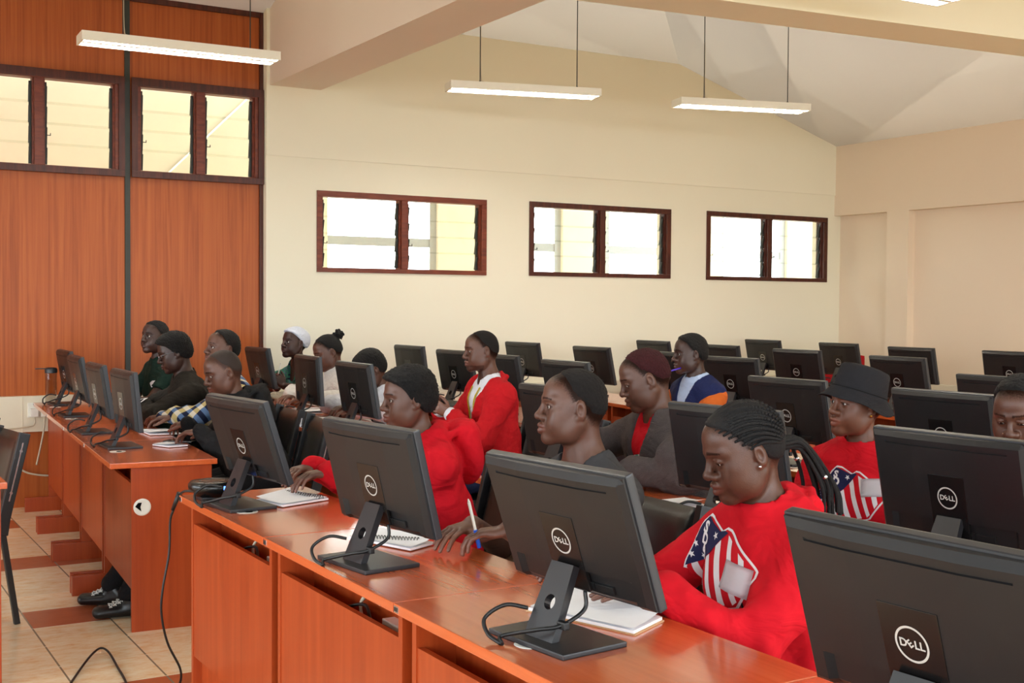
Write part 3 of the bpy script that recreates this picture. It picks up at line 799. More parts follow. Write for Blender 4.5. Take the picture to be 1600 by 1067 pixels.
def chair(x, y, face, label):
    """face = direction (degrees from +x) the sitter looks"""
    global ch_first
    t = CH if ch_first else copy_tree(CH)
    ch_first = False
    t.location = (x, y, 0); t.rotation_euler = (0, 0, math.radians(face)-PI/2); t['label'] = label; t['group'] = 'black padded visitor chairs'
    return t
chair(0.53, 5.80, 186, 'black padded chair at the left edge, nearest of the two there')
chair(0.53, 6.66, 184, 'black padded chair at the left edge, farther of the two there')
chair(3.18, 4.72, 180, 'empty black padded chair between the grey T-shirt man and the fleece man')
# red fabric chair by the right wall
t = thing('red_chair', 'red fabric chair standing by the right wall below the pier', 'chair', (8.15, 7.75, 0), 0.1)
bm = nbm(); box(bm, -0.23, 0.23, -0.25, 0.25, 0.40, 0.48, 0.03); obj('seat', bm, 'red_fabric', t)
bm = nbm(); box(bm, -0.05, 0.03, -0.27, 0.27, 0.50, 0.99, 0.025); obj('backrest', bm, 'red_fabric', t, loc=(-0.2, 0, 0))
for x in (-0.2, 0.2):
    for y in (-0.22, 0.22):
        bm = nbm(); cyl(bm, (x, y, 0), (x, y, 0.41), 0.013, n=10); obj('leg', bm, 'black_metal', t)
for y in (-0.25, 0.25):
    bm = nbm(); box(bm, -0.23, -0.19, y-0.012, y+0.012, 0.4, 0.75); obj('back_bracket', bm, 'black_metal', t)

# ------------------------------------------------------------------ things on the desks
def notebook(label, corners, z, spiral=None, card=False, pages=1, name='notebook'):
    t = thing(name, label, name.replace('_', ' '), (sum(c[0] for c in corners)/len(corners), sum(c[1] for c in corners)/len(corners), z))
    o = Vector(t.location); bm = nbm()
    if card:
        prism(bm, [Vector((*c, z))-o for c in corners], (0, 0, 0.003)); obj('cover', bm, 'card', t)
        bm = nbm()
    c0 = Vector((0, 0, 0))
    pts = [(Vector((*c, z))-o)*0.97 for c in corners]
    prism(bm, [p+Vector((0, 0, 0.003)) for p in pts], (0, 0, 0.006*pages))
    obj('pages', bm, 'paper', t)
    # a top sheet that lifts a little
    bm = nbm(); n = 8
    if len(pts) == 4:
        G = []
        for i in range(n+1):
            u = i/n; r_ = []
            for k in range(n+1):
                v = k/n
                p = (pts[0]*(1-u)+pts[1]*u)*(1-v)+(pts[3]*(1-u)+pts[2]*u)*v
                r_.append(bm.verts.new(p*0.98+Vector((0, 0, 0.010*pages+0.003+0.012*(u**3)*(0.5+0.5*v)))))
            G.append(r_)
        for i in range(n):
            for k in range(n): bm.faces.new((G[i][k], G[i+1][k], G[i+1][k+1], G[i][k+1]))
        bmesh.ops.recalc_face_normals(bm, faces=bm.faces)
        obj('loose_page', bm, 'paper', t, True)
    if spiral:
        a, b = Vector((*spiral[0], z))-o, Vector((*spiral[1], z))-o; d = (b-a); nn = 16
        bm = nbm(); sdir = d.normalized().cross(Vector((0, 0, 1)))
        for i in range(nn):
            c = a+d*(i+0.5)/nn+Vector((0, 0, 0.012))
            tube(bm, [c+sdir*0.010*math.cos(q)+Vector((0, 0, 0.010*math.sin(q))) for q in [x*PI/3 for x in range(7)]], 0.0013, 5, 2)
        obj('wire_spiral', bm, 'black_metal', t)
    return t
notebook('open spiral notebook under the hands of the boy in plain red hoodie', [(1.34, 3.70), (1.30, 3.86), (1.46, 3.96), (1.53, 3.77)], 0.75, spiral=((1.43, 3.93), (1.50, 3.76)))
notebook('open white spiral notebook behind the second front monitor', [(1.32, 3.12), (1.42, 3.20), (1.50, 2.93), (1.40, 2.88)], 0.75, spiral=((1.36, 3.05), (1.46, 2.95)))
notebook('thick open notebook with brown cover under the hand of the braided girl', [(1.345, 2.20), (1.53, 2.29), (1.555, 1.99), (1.435, 1.93)], 0.75, card=True, pages=1)
notebook('folded white papers on the aisle-end desk of the far left row', [(1.44, 5.76), (1.49, 5.64), (1.585, 5.66), (1.52, 5.80)], 0.73, name='paper_sheets')
notebook('white paper under the sleeve of the man in the plaid shirt', [(1.54, 6.45), (1.54, 6.20), (1.70, 6.18), (1.68, 6.42)], 0.73, name='paper_sheet')
notebook('yellow-edged writing pad under the wrist of the person in white hoodie', [(2.62, 7.10), (2.60, 6.75), (2.78, 6.72), (2.80, 7.10)], 0.75, card=True, name='writing_pad')
notebook('loose white sheet by the foot of the monitor before the white hoodie', [(2.45, 6.45), (2.47, 6.15), (2.62, 6.18), (2.60, 6.46)], 0.75, name='paper_sheet')
notebook('white papers behind the head of the man in the grey T-shirt', [(2.50, 4.02), (2.50, 3.80), (2.66, 3.80), (2.66, 4.02)], 0.75, name='paper_sheets')
notebook('white paper on the desk before the face of the fleece man', [(3.60, 5.28), (3.60, 5.08), (3.82, 5.08), (3.82, 5.28)], 0.75, name='paper_sheets')
notebook('small white folded paper on the second-row desk beside the braided girl', [(2.44, 3.15), (2.44, 3.02), (2.54, 3.02), (2.54, 3.15)], 0.75, pages=2, name='paper_sheet')
def phone(label, x, y, z, rz):
    t = thing('mobile_phone', label, 'phone', (x, y, z), rz)
    bm = nbm(); box(bm, -0.036, 0.036, -0.073, 0.073, 0, 0.009, 0.003); obj('phone_case', bm, 'monitor_gloss', t)
    bm = nbm(); box(bm, -0.032, 0.032, -0.068, 0.068, 0.0088, 0.0095); obj('screen', bm, 'screen_glass', t)
phone('black phone lying behind the folded papers on the aisle desk', 1.60, 5.86, 0.73, 0.9)
def pen(label, p0, p1, col, capcol=None):
    a, b = Vector(p0), Vector(p1)
    t = thing('pen', label, 'pen', a)
    bm = nbm(); cyl(bm, (0, 0, 0), (b-a)*0.93, 0.0042, n=10); cyl(bm, (b-a)*0.93, b-a, 0.004, 0.001, n=10); obj('barrel', bm, col, t)
    bm = nbm(); cyl(bm, (b-a)*-0.01, (b-a)*0.36, 0.0055, n=10); obj('cap', bm, capcol or col, t)
    return t
pen('purple pen lying on the desk left of the second front monitor', (2.47, 6.02, 0.755), (2.60, 5.98, 0.755), 'purple_plastic')
# water bottle
t = thing('water_bottle', 'clear plastic water bottle with grey flip cap by the partition', 'bottle', (1.47, 8.56, 0.73))
bm = nbm(); lathe(bm, [(0, 0.0), (0.036, 0.0), (0.038, 0.01), (0.037, 0.05), (0.038, 0.10), (0.037, 0.15), (0.038, 0.195), (0.034, 0.205)], 24); obj('bottle_body', bm, 'bottle_plastic', t)
bm = nbm(); lathe(bm, [(0.040, 0.200), (0.041, 0.225), (0.034, 0.235), (0.0, 0.238)], 24); box(bm, -0.10, 0.0, -0.006, 0.006, 0.226, 0.233); obj('cap', bm, 'bezel_edge', t)
# conference speaker
t = thing('conference_speaker', 'round black conference speaker with blue light at the desk end', 'speaker', (1.205, 3.995, 0.75))
bm = nbm(); lathe(bm, [(0, 0.012), (0.060, 0.012), (0.070, 0.024), (0.083, 0.034), (0.085, 0.042), (0.085, 0.052), (0.078, 0.060), (0.06, 0.062), (0.03, 0.0615), (0, 0.0615)], 40); obj('speaker_body', bm, 'monitor_gloss', t)
bm = nbm(); box(bm, -0.055, 0.055, -0.05, 0.05, 0.0, 0.013, 0.004); obj('speaker_base', bm, 'stand_plastic', t)
bm = nbm(); lathe(bm, [(0.046, 0.0625), (0.048, 0.0632), (0.050, 0.0622)], 40); obj('touch_ring', bm, 'bezel_edge', t)
bm = nbm(); box(bm, -0.003, 0.003, -0.0865, -0.084, 0.040, 0.052); obj('status_light', bm, 'status_blue', t, rot=(0, 0, 0.12))
t = thing('power_cable', 'black cable hanging from the conference speaker down to the floor', 'cable', (1.16, 4.16, 0.0))
pw = [(1.165, 4.05, 0.768), (1.135, 4.10, 0.765), (1.130, 4.15, 0.74), (1.118, 4.18, 0.690), (1.112, 4.20, 0.645), (1.108, 4.20, 0.537), (1.086, 4.20, 0.415), (1.084, 4.21, 0.325), (1.110, 4.23, 0.215), (1.165, 4.27, 0.105), (1.175, 4.31, 0.04), (1.17, 4.38, 0.006), (1.12, 4.36, 0.005), (1.0, 4.2, 0.005)]
bm = nbm(); tube(bm, [Vector(p)-Vector((1.16, 4.16, 0)) for p in pw], 0.0042, 8, 8); obj('cable_run', bm, 'cable_rubber', t)
bm = nbm(); cyl(bm, (-0.028, -0.005, 0.752), (-0.044, 0.022, 0.690), 0.009, 0.006, 12); obj('strain_relief', bm, 'cable_rubber', t)
bm = nbm(); tube(bm, [(0.75, 4.35, 0.005), (0.863, 4.632, 0.005), (0.95, 4.83, 0.012), (1.005, 4.93, 0.02), (1.04, 4.965, 0.022), (1.055, 4.90, 0.018), (1.048, 4.72, 0.008), (1.035, 4.53, 0.005), (1.0, 4.3, 0.005)], 0.0045, 8, 8)
tag(obj('power_cable', bm, 'cable_rubber'), 'black cable lying in a loop on the tiled floor', 'cable')
# ------------------------------------------------------------------ smooth implicit modelling for figures and clothes
def V3(*a): return np.array(a, float)
def unit(v): v = np.asarray(v, float); return v/np.linalg.norm(v)
class Field:
    def __init__(s, xs, ys, zs):
        s.ax = [np.asarray(a, np.float32) for a in (xs, ys, zs)]
        s.F = np.full([len(a) for a in s.ax], 0.3, np.float32)
    def sub(s, lo, hi):
        sl = []
        for a, l, h in zip(s.ax, lo, hi):
            i0, i1 = np.searchsorted(a, l), np.searchsorted(a, h)
            if i1-i0 < 2: return None
            sl.append(slice(i0, i1))
        X = s.ax[0][sl[0]][:, None, None]; Y = s.ax[1][sl[1]][None, :, None]; Z = s.ax[2][sl[2]][None, None, :]
        return tuple(sl), X, Y, Z
    def put(s, sl, d, k, cut=False):
        F = s.F[sl]
        if cut:
            d = -d; h = np.maximum(k-np.abs(F-d), 0)/max(k, 1e-6); s.F[sl] = np.maximum(F, d)+h*h*k*0.25
        else:
            h = np.maximum(k-np.abs(F-d), 0)/max(k, 1e-6); s.F[sl] = np.minimum(F, d)-h*h*k*0.25
    def rc(s, a, b, ra, rb, k=0.01, cut=False):
        a, b = np.asarray(a, float), np.asarray(b, float); m = max(ra, rb)+k+0.02
        q = s.sub(np.minimum(a, b)-m, np.maximum(a, b)+m)
        if q is None: return
        sl, X, Y, Z = q; ba = b-a; L = max(float(ba @ ba), 1e-9)
        dx, dy, dz = X-a[0], Y-a[1], Z-a[2]
        t = np.clip((dx*ba[0]+dy*ba[1]+dz*ba[2])/L, 0, 1)
        d = np.sqrt((dx-t*ba[0])**2+(dy-t*ba[1])**2+(dz-t*ba[2])**2)-(ra+(rb-ra)*t)
        s.put(sl, d.astype(np.float32), k, cut)
    def chain(s, pts, rs, k=0.01, cut=False):
        for i in range(len(pts)-1): s.rc(pts[i], pts[i+1], rs[i], rs[i+1], k, cut)
    def ell(s, c, R, r, k=0.01, cut=False):
        """R columns = axes"""
        c = np.asarray(c, float); r = np.asarray(r, float); m = float(max(r))+k+0.02
        q = s.sub(c-m, c+m)
        if q is None: return
        sl, X, Y, Z = q; dx, dy, dz = X-c[0], Y-c[1], Z-c[2]
        k0 = 0; k1 = 0
        for i in range(3):
            u = dx*R[0, i]+dy*R[1, i]+dz*R[2, i]
            k0 = k0+(u/r[i])**2; k1 = k1+(u/r[i]**2)**2
        k0 = np.sqrt(k0); k1 = np.sqrt(k1)+1e-9
        s.put(sl, (k0*(k0-1)/k1).astype(np.float32), k, cut)
    def ec(s, a, b, R, ra, rb, k=0.02, cut=False, cap=None):
        """tapered capsule of elliptic section: ra=(rx, ry) at a; R columns right, forward; the third axis runs a->b"""
        a, b = np.asarray(a, float), np.asarray(b, float); m = max(*ra, *rb)+k+0.02
        q = s.sub(np.minimum(a, b)-m, np.maximum(a, b)+m)
        if q is None: return
        sl, X, Y, Z = q; w = b-a; L = np.linalg.norm(w); w = w/L
        fx = R[:, 0]-w*(R[:, 0] @ w); fx = fx/np.linalg.norm(fx); fy = np.cross(w, fx)
        dx, dy, dz = X-a[0], Y-a[1], Z-a[2]
        u = dx*fx[0]+dy*fx[1]+dz*fx[2]; v = dx*fy[0]+dy*fy[1]+dz*fy[2]; t = dx*w[0]+dy*w[1]+dz*w[2]
        tt = np.clip(t/L, 0, 1); rx = ra[0]+(rb[0]-ra[0])*tt; ry = ra[1]+(rb[1]-ra[1])*tt; e = t-tt*L
        rz = cap if cap else np.minimum(rx, ry)
        k0 = np.sqrt((u/rx)**2+(v/ry)**2+(e/rz)**2)
        k1 = np.sqrt((u/rx**2)**2+(v/ry**2)**2+(e/rz**2)**2)+1e-6
        s.put(sl, (k0*(k0-1)/k1).astype(np.float32), k, cut)
    def fn(s, f, lo, hi, k=0.004, cut=False):
        q = s.sub(np.asarray(lo, float), np.asarray(hi, float))
        if q is None: return
        sl, X, Y, Z = q
        s.put(sl, np.broadcast_to(f(X, Y, Z), s.F[sl].shape).astype(np.float32), k, cut)
    def noise(s, amp, freq, seed=0, stretch=(1, 1, 1), mask=None):
        rs = np.random.RandomState(seed); X = s.ax[0][:, None, None]*stretch[0]; Y = s.ax[1][None, :, None]*stretch[1]; Z = s.ax[2][None, None, :]*stretch[2]
        N = np.zeros(s.F.shape, np.float32)
        for i in range(5):
            v = rs.randn(3); v /= np.linalg.norm(v); f = freq*(0.7+0.7*rs.rand()); ph = rs.rand()*6.28
            N += np.sin((X*v[0]+Y*v[1]+Z*v[2])*f+ph+1.3*np.sin((X*v[1]-Y*v[2]+Z*v[0])*f*0.6+ph*2)).astype(np.float32)
        N *= amp/2.2
        if mask is not None: N *= mask
        s.F += N
    def mesh(s):
        """surface nets: (verts, quads)"""
        F = s.F; S = F < 0
        F0 = S
        nx, ny, nz = F.shape
        cnt = np.zeros((nx-1, ny-1, nz-1), np.int8)
        for i in (0, 1):
            for j in (0, 1):
                for k in (0, 1): cnt += S[i:nx-1+i, j:ny-1+j, k:nz-1+k]
        act = (cnt > 0) & (cnt < 8); I = np.argwhere(act)
        vid = np.full(cnt.shape, -1, np.int32); vid[act] = np.arange(len(I))
        acc = np.zeros((len(I), 3)); num = np.zeros(len(I))
        C = [(i, j, k) for i in (0, 1) for j in (0, 1) for k in (0, 1)]
        val = {c: F[I[:, 0]+c[0], I[:, 1]+c[1], I[:, 2]+c[2]] for c in C}
        for c in C:
            for a in range(3):
                if c[a]: continue
                e = list(c); e[a] = 1; e = tuple(e); f0, f1 = val[c], val[e]
                m = (f0 < 0) != (f1 < 0); t = np.where(m, f0/np.where(m, f0-f1, 1), 0)
                p = np.array(c, float)[None, :].repeat(len(I), 0); p[:, a] = t
                acc[m] += p[m]; num[m] += 1
        fr = acc/num[:, None]; P = np.empty_like(fr)
        for a in range(3):
            A = s.ax[a]; i = I[:, a]; P[:, a] = A[i]+fr[:, a]*(A[i+1]-A[i])
        Q = []
        for a in range(3):
            b, c = (a+1) % 3, (a+2) % 3
            s0 = [slice(None)]*3; s1 = [slice(None)]*3
            s0[a] = slice(0, -1); s1[a] = slice(1, None)
            for ax in (b, c): s0[ax] = slice(1, -1); s1[ax] = slice(1, -1)
            A0, A1 = S[tuple(s0)], S[tuple(s1)]
            E = np.argwhere(A0 != A1); sg = A0[tuple(E.T)]
            E = E.copy(); E[:, b] += 1; E[:, c] += 1
            def cell(db, dc):
                q = E.copy(); q[:, b] += db; q[:, c] += dc; return vid[q[:, 0], q[:, 1], q[:, 2]]
            q = np.stack([cell(-1, -1), cell(0, -1), cell(0, 0), cell(-1, 0)], 1)
            q[~sg] = q[~sg][:, ::-1]; Q.append(q)
        Q = np.concatenate(Q)
        return P, Q[(Q >= 0).all(1)]
def np_mesh(name, P, Q):
    me = bpy.data.meshes.new(name)
    me.vertices.add(len(P)); me.vertices.foreach_set('co', np.asarray(P, np.float32).ravel())
    me.loops.add(Q.size); me.loops.foreach_set('vertex_index', Q.astype(np.int32).ravel())
    me.polygons.add(len(Q)); me.polygons.foreach_set('loop_start', np.arange(0, Q.size, Q.shape[1], dtype=np.int32))
    me.polygons.foreach_set('use_smooth', np.ones(len(Q), bool))
    me.update(calc_edges=True); me.validate()
    return me
def smooth_pts(P, Q, it=2, lam=0.5):
    P = P.copy(); n = len(P); e = np.concatenate([Q[:, [0, 1]], Q[:, [1, 2]], Q[:, [2, 3]], Q[:, [3, 0]]])
    for _ in range(it):
        A = np.zeros_like(P); c = np.zeros(n)
        for a in range(3): A[:, a] = np.bincount(e[:, 0], P[e[:, 1], a], n)+np.bincount(e[:, 1], P[e[:, 0], a], n)
        c = np.bincount(e[:, 0], minlength=n)+np.bincount(e[:, 1], minlength=n)
        P += lam*(A/np.maximum(c, 1)[:, None]-P)
    return P
def axis(lo, hi, coarse, fines, h):
    """coordinates from lo to hi: step h inside the fine intervals, coarse elsewhere"""
    out = [lo]
    while out[-1] < hi:
        x = out[-1]; fine = any(a-h <= x < b for a, b in fines)
        if fine: out.append(x+h)
        else:
            nx_ = min([a for a, b in fines if a > x]+[1e9]); st = min(coarse, max(h, nx_-x)); out.append(x+st)
    return np.array(out)
def rotm(ax, deg):
    c, s = math.cos(math.radians(deg)), math.sin(math.radians(deg))
    return np.array({'x': [[1, 0, 0], [0, c, -s], [0, s, c]], 'y': [[c, 0, s], [0, 1, 0], [-s, 0, c]], 'z': [[c, -s, 0], [s, c, 0], [0, 0, 1]]}[ax], float)
# ------------------------------------------------------------------ figures
def skin_mat(name, col, rough=0.43):
    m, N, L, b = nmat(name, rough, 0.5)
    a = N.new('ShaderNodeAttribute'); a.attribute_name = 'tint'
    tc = N.new('ShaderNodeTexCoord'); n = N.new('ShaderNodeTexNoise'); n.inputs['Scale'].default_value = 26; n.inputs['Detail'].default_value = 4; L.new(tc.outputs['Object'], n.inputs['Vector'])
    mx = N.new('ShaderNodeMixRGB'); mx.inputs[1].default_value = (*[c*0.86 for c in col], 1); mx.inputs[2].default_value = (*[c*1.14 for c in col], 1); L.new(n.outputs['Fac'], mx.inputs[0])
    mu = N.new('ShaderNodeMixRGB'); mu.blend_type = 'MULTIPLY'; mu.inputs[0].default_value = 1; L.new(mx.outputs[0], mu.inputs[1]); L.new(a.outputs['Color'], mu.inputs[2]); L.new(mu.outputs[0], b.inputs['Base Color'])
    sx = N.new('ShaderNodeSeparateColor'); L.new(a.outputs['Color'], sx.inputs[0]); sm_ = N.new('ShaderNodeMath'); sm_.operation = 'MULTIPLY'; sm_.use_clamp = True; sm_.inputs[1].default_value = 0.5; L.new(sx.outputs[0], sm_.inputs[0]); L.new(sm_.outputs[0], b.inputs['Specular IOR Level'])
    n2 = N.new('ShaderNodeTexNoise'); n2.inputs['Scale'].default_value = 420; L.new(tc.outputs['Object'], n2.inputs['Vector'])
    bp = N.new('ShaderNodeBump'); bp.inputs['Strength'].default_value = 0.12; bp.inputs['Distance'].default_value = 0.004; L.new(n2.outputs['Fac'], bp.inputs['Height']); L.new(bp.outputs[0], b.inputs['Normal'])
skin_mat('skin_deep', srgb(84, 52, 39)); skin_mat('skin_brown', srgb(95, 62, 49)); skin_mat('skin_dark', srgb(64, 41, 34)); skin_mat('skin_warm', srgb(108, 68, 51))
def cloth(name, col, bump=0.25, scale=900, rough=0.85, noise=0.05, folds=7.0):
    m = simple(name, col, rough, 0.2, noise, 40, bump, scale)
    if bump <= 0: return m
    N, L = m.node_tree.nodes, m.node_tree.links; b = N['Principled BSDF']; old = b.inputs['Normal'].links[0].from_node
    tc = N.new('ShaderNodeTexCoord'); n = N.new('ShaderNodeTexNoise'); n.inputs['Scale'].default_value = folds; n.inputs['Detail'].default_value = 2; n.inputs['Distortion'].default_value = 2.2
    mp = N.new('ShaderNodeMapping'); mp.inputs['Scale'].default_value = (1, 1, 1.6); L.new(tc.outputs['Object'], mp.inputs[0]); L.new(mp.outputs[0], n.inputs[0])
    bp = N.new('ShaderNodeBump'); bp.inputs['Strength'].default_value = 0.42; bp.inputs['Distance'].default_value = 0.03; L.new(n.outputs['Fac'], bp.inputs['Height']); L.new(old.outputs[0], bp.inputs['Normal']); L.new(bp.outputs[0], b.inputs['Normal'])
    return m
cloth('red_fleece', srgb(206, 18, 34)); cloth('blazer_red', srgb(190, 22, 30), 0.3, 700); cloth('grey_jersey', srgb(66, 66, 68)); cloth('black_jersey', srgb(26, 25, 26)); cloth('olive_black', srgb(40, 36, 31))
cloth('grey_fleece', srgb(84, 76, 75), 0.5, 300, 0.95, 0.12); cloth('dark_green', srgb(22, 44, 36)); cloth('white_fleece', srgb(226, 222, 214)); cloth('white_shirt', srgb(228, 230, 236)); cloth('navy_knit', srgb(28, 36, 78)); cloth('orange_knit', srgb(196, 96, 36)); cloth('lightblue_shirt', srgb(178, 194, 222)); cloth('white_wrap', srgb(226, 232, 244)); cloth('jeans', srgb(34, 46, 86), 0.3, 500); cloth('dark_trousers', srgb(24, 24, 27)); cloth('black_hat', srgb(36, 35, 38), 0.4, 600); cloth('yellow_ribbon', srgb(226, 208, 70))
cloth('print_white', srgb(236, 234, 236), 0, 1, 0.7, 0.01); cloth('print_navy', srgb(34, 36, 74), 0, 1, 0.7, 0.01); cloth('print_red', srgb(206, 18, 34), 0, 1, 0.7, 0.01)
simple('hair_black', srgb(17, 15, 15), 0.6, 0.35, 0.2, 120, 0.9, 420); simple('hair_short', srgb(27, 23, 22), 0.7, 0.25, 0.2, 160, 0.6, 700); simple('hair_shaved', srgb(48, 38, 34), 0.6, 0.3, 0.12, 200, 0.3, 900); simple('hair_reddish', srgb(62, 24, 27), 0.75, 0.2, 0.35, 160, 0.6, 600); simple('hair_braid', srgb(20, 18, 19), 0.62, 0.3, 0.2, 90, 0.5, 500)
simple('eye_white', srgb(188, 178, 168), 0.4, 0.5, 0.0); simple('eye_brown', srgb(20, 12, 9), 0.25, 0.5, 0.0); simple('steel_rim', srgb(150, 150, 155), 0.25, 0.5, 0, metallic=1.0); simple('gold', srgb(212, 160, 70), 0.25, 0.5, 0, metallic=1.0)
def pattern_cloth(name, kind):
    m, N, L, b = nmat(name, 0.8, 0.2); tc = N.new('ShaderNodeTexCoord'); sp = N.new('ShaderNodeSeparateXYZ'); L.new(tc.outputs['Object'], sp.inputs[0])
    def M(op, a, bb=None):
        n = N.new('ShaderNodeMath'); n.operation = op
        for i, v in enumerate((a, bb)):
            if v is None: continue
            if isinstance(v, (int, float)): n.inputs[i].default_value = v
            else: L.new(v, n.inputs[i])
        return n.outputs[0]
    if kind == 'plaid':
        fu = M('FRACT', M('MULTIPLY', M('ADD', sp.outputs[0], M('MULTIPLY', sp.outputs[2], 0.35)), 17.0)); fv = M('FRACT', M('MULTIPLY', M('SUBTRACT', sp.outputs[1], M('MULTIPLY', sp.outputs[2], 0.8)), 15.0))
        a = M('GREATER_THAN', fu, 0.5); c = M('GREATER_THAN', fv, 0.5)
        m1 = N.new('ShaderNodeMixRGB'); m1.inputs[1].default_value = (*srgb(222, 212, 190), 1); m1.inputs[2].default_value = (*srgb(96, 122, 160), 1); L.new(a, m1.inputs[0])
        m2 = N.new('ShaderNodeMixRGB'); m2.inputs[1].default_value = (*srgb(196, 176, 120), 1); m2.inputs[2].default_value = (*srgb(30, 36, 62), 1); L.new(a, m2.inputs[0])
        m3 = N.new('ShaderNodeMixRGB'); L.new(c, m3.inputs[0]); L.new(m1.outputs[0], m3.inputs[1]); L.new(m2.outputs[0], m3.inputs[2]); L.new(m3.outputs[0], b.inputs['Base Color'])
    else:
        n = N.new('ShaderNodeTexNoise'); n.inputs['Scale'].default_value = 26; n.inputs['Detail'].default_value = 2; n.inputs['Distortion'].default_value = 1.6; L.new(tc.outputs['Object'], n.inputs['Vector'])
        cr = N.new('ShaderNodeValToRGB'); cr.color_ramp.interpolation = 'CONSTANT'; e = cr.color_ramp.elements
        cols = ((0.0, (30, 34, 62)), (0.40, (60, 128, 104)), (0.50, (46, 108, 86)), (0.58, (92, 92, 140)), (0.64, (72, 140, 116))) if kind == 'leafy' else ((0.0, (235, 240, 240)), (0.5, (90, 170, 150)), (0.58, (240, 240, 238)))
        e[0].position = 0; e[0].color = (*srgb(*cols[0][1]), 1); e[1].position = cols[1][0]; e[1].color = (*srgb(*cols[1][1]), 1)
        for p, c in cols[2:]: x = e.new(p); x.color = (*srgb(*c), 1)
        L.new(n.outputs['Fac'], cr.inputs[0]); L.new(cr.outputs[0], b.inputs['Base Color'])
pattern_cloth('plaid_cloth', 'plaid'); pattern_cloth('leafy_cloth', 'leafy'); pattern_cloth('scarf_cloth', 'scarf')

HAIRLINE = ([-0.13, -0.085, -0.055, -0.034, -0.018, 0.0, 0.014, 0.026, 0.040, 0.055, 0.075, 0.10], [-0.072, -0.068, -0.058, -0.038, -0.020, -0.006, 0.012, 0.036, 0.056, 0.066, 0.077, 0.088])
def skull(F, T, s, inf=0.0, k=0.02):
    P, R = T
    F.ell(P(0, -0.012, 0.036), R, V3(0.0745+inf, 0.0935+inf, 0.0825+inf)*s, k*s)
    F.ell(P(0, 0.043, 0.044), R, V3(0.059+inf, 0.049+inf, 0.053+inf)*s, k*s)
    F.ell(P(0, -0.050, 0.0), R, V3(0.062+inf, 0.056+inf, 0.060+inf)*s, k*s)
def head_prims(F, T, s, o):
    P, R = T; jw = o.get('jaw', 1.0); ch = o.get('cheek', 1.0); nw = o.get('nose', 1.0); lp = o.get('lips', 1.0)
    def rc(a, b, ra, rb, k, cut=False): F.rc(P(*a), P(*b), ra*s, rb*s, k*s, cut)
    def el(c, r, k, cut=False, RR=None): F.ell(P(*c), R if RR is None else R @ RR, V3(*r)*s, k*s, cut)
    skull(F, T, s)
    el((0, 0.030, -0.040), (0.059*ch, 0.056, 0.074), 0.03)
    for x in (-1, 1):
        rc((x*0.055*jw, -0.008, -0.045), (x*0.046*jw, 0.022, -0.082), 0.021, 0.018, 0.025)
        rc((x*0.046*jw, 0.022, -0.082), (x*0.014, 0.067, -0.099), 0.018, 0.0175, 0.025)
        el((x*0.046*ch, 0.052, -0.022), (0.022, 0.022, 0.022), 0.02)
        el((x*0.036*ch, 0.062, -0.052), (0.020, 0.018, 0.024), 0.02)
        rc((x*0.012, 0.087, 0.024), (x*0.047, 0.066, 0.026), 0.010, 0.010, 0.014)
    el((0, 0.0735, -0.099), (0.022, 0.019, 0.017), 0.018)
    for x in (-1, 1):
        el((x*0.046*ch, 0.026, -0.052), (0.024, 0.040, 0.036), 0.035)
        el((x*0.050, 0.020, 0.005), (0.022, 0.035, 0.030), 0.03)
    # eye sockets, lids and openings
    op = o.get('eye', 1.0); ez = o.get('lid', 0.0)
    for x in (-1, 1):
        el((x*0.032, 0.098, 0.005), (0.017, 0.016, 0.012), 0.014, True)
        el((x*0.032, 0.0715, 0.002), (0.0152, 0.0150, 0.0142), 0.005)
    # nose
    rc((0, 0.086, 0.016), (0, 0.105, -0.026), 0.0075, 0.0105*(0.5+0.5*nw), 0.012)
    el((0, 0.1065, -0.030), (0.0150*nw, 0.0130, 0.0120), 0.008)
    for x in (-1, 1):
        el((x*0.0165*nw, 0.094, -0.034), (0.0112*nw, 0.0130, 0.0105), 0.006)
    # mouth
    el((0, 0.071, -0.064), (0.034, 0.024, 0.028), 0.016)
    for x in (-1, 1):
        rc((x*0.025, 0.0815, -0.0655), (x*0.006, 0.0975, -0.0590), 0.0050*lp, 0.0082*lp, 0.004)
        rc((x*0.023, 0.0815, -0.0685), (0, 0.0970, -0.0755), 0.0050*lp, 0.0092*lp, 0.004)
    rc((-0.006, 0.0975, -0.0590), (0.006, 0.0975, -0.0590), 0.0082*lp, 0.0082*lp, 0.004)
    for x in (-1, 1): rc((x*0.028, 0.0895, -0.0672), (0, 0.1080, -0.0668), 0.0012, 0.0020, 0.003, True)
    rc((0, 0.095, -0.046), (0, 0.101, -0.052), 0.002, 0.003, 0.006, True)
    for x in (-1, 1):
        rc((x*0.0085*nw, 0.101, -0.046), (x*0.0075*nw, 0.098, -0.036), 0.0034, 0.002, 0.003, True)
        el((x*0.0325, 0.0885, 0.0018+ez), (0.0150, 0.0110, 0.0064*op), 0.002, True)
        # upper lid fold
        rc((x*0.019, 0.0862, 0.0100+ez*0.5), (x*0.046, 0.0775, 0.0082+ez*0.5), 0.0022, 0.0018, 0.003)
    # ears
    for x in (-1, 1):
        RE = rotm('z', x*-24) @ rotm('x', -12)
        el((x*0.0800, -0.014, -0.004), (0.0078, 0.0185, 0.0310), 0.008, False, RE)
        el((x*0.0885, -0.009, -0.003), (0.0065, 0.0095, 0.0170), 0.004, True, RE)
        el((x*0.0775, -0.003, -0.030), (0.0065, 0.0085, 0.0095), 0.005)
        rc((x*0.0790, 0.002, -0.010), (x*0.0800, 0.001, -0.002), 0.0035, 0.0035, 0.003)
class _NoField:
    def ec(s, *a, **k): pass
    rc = ell = ec
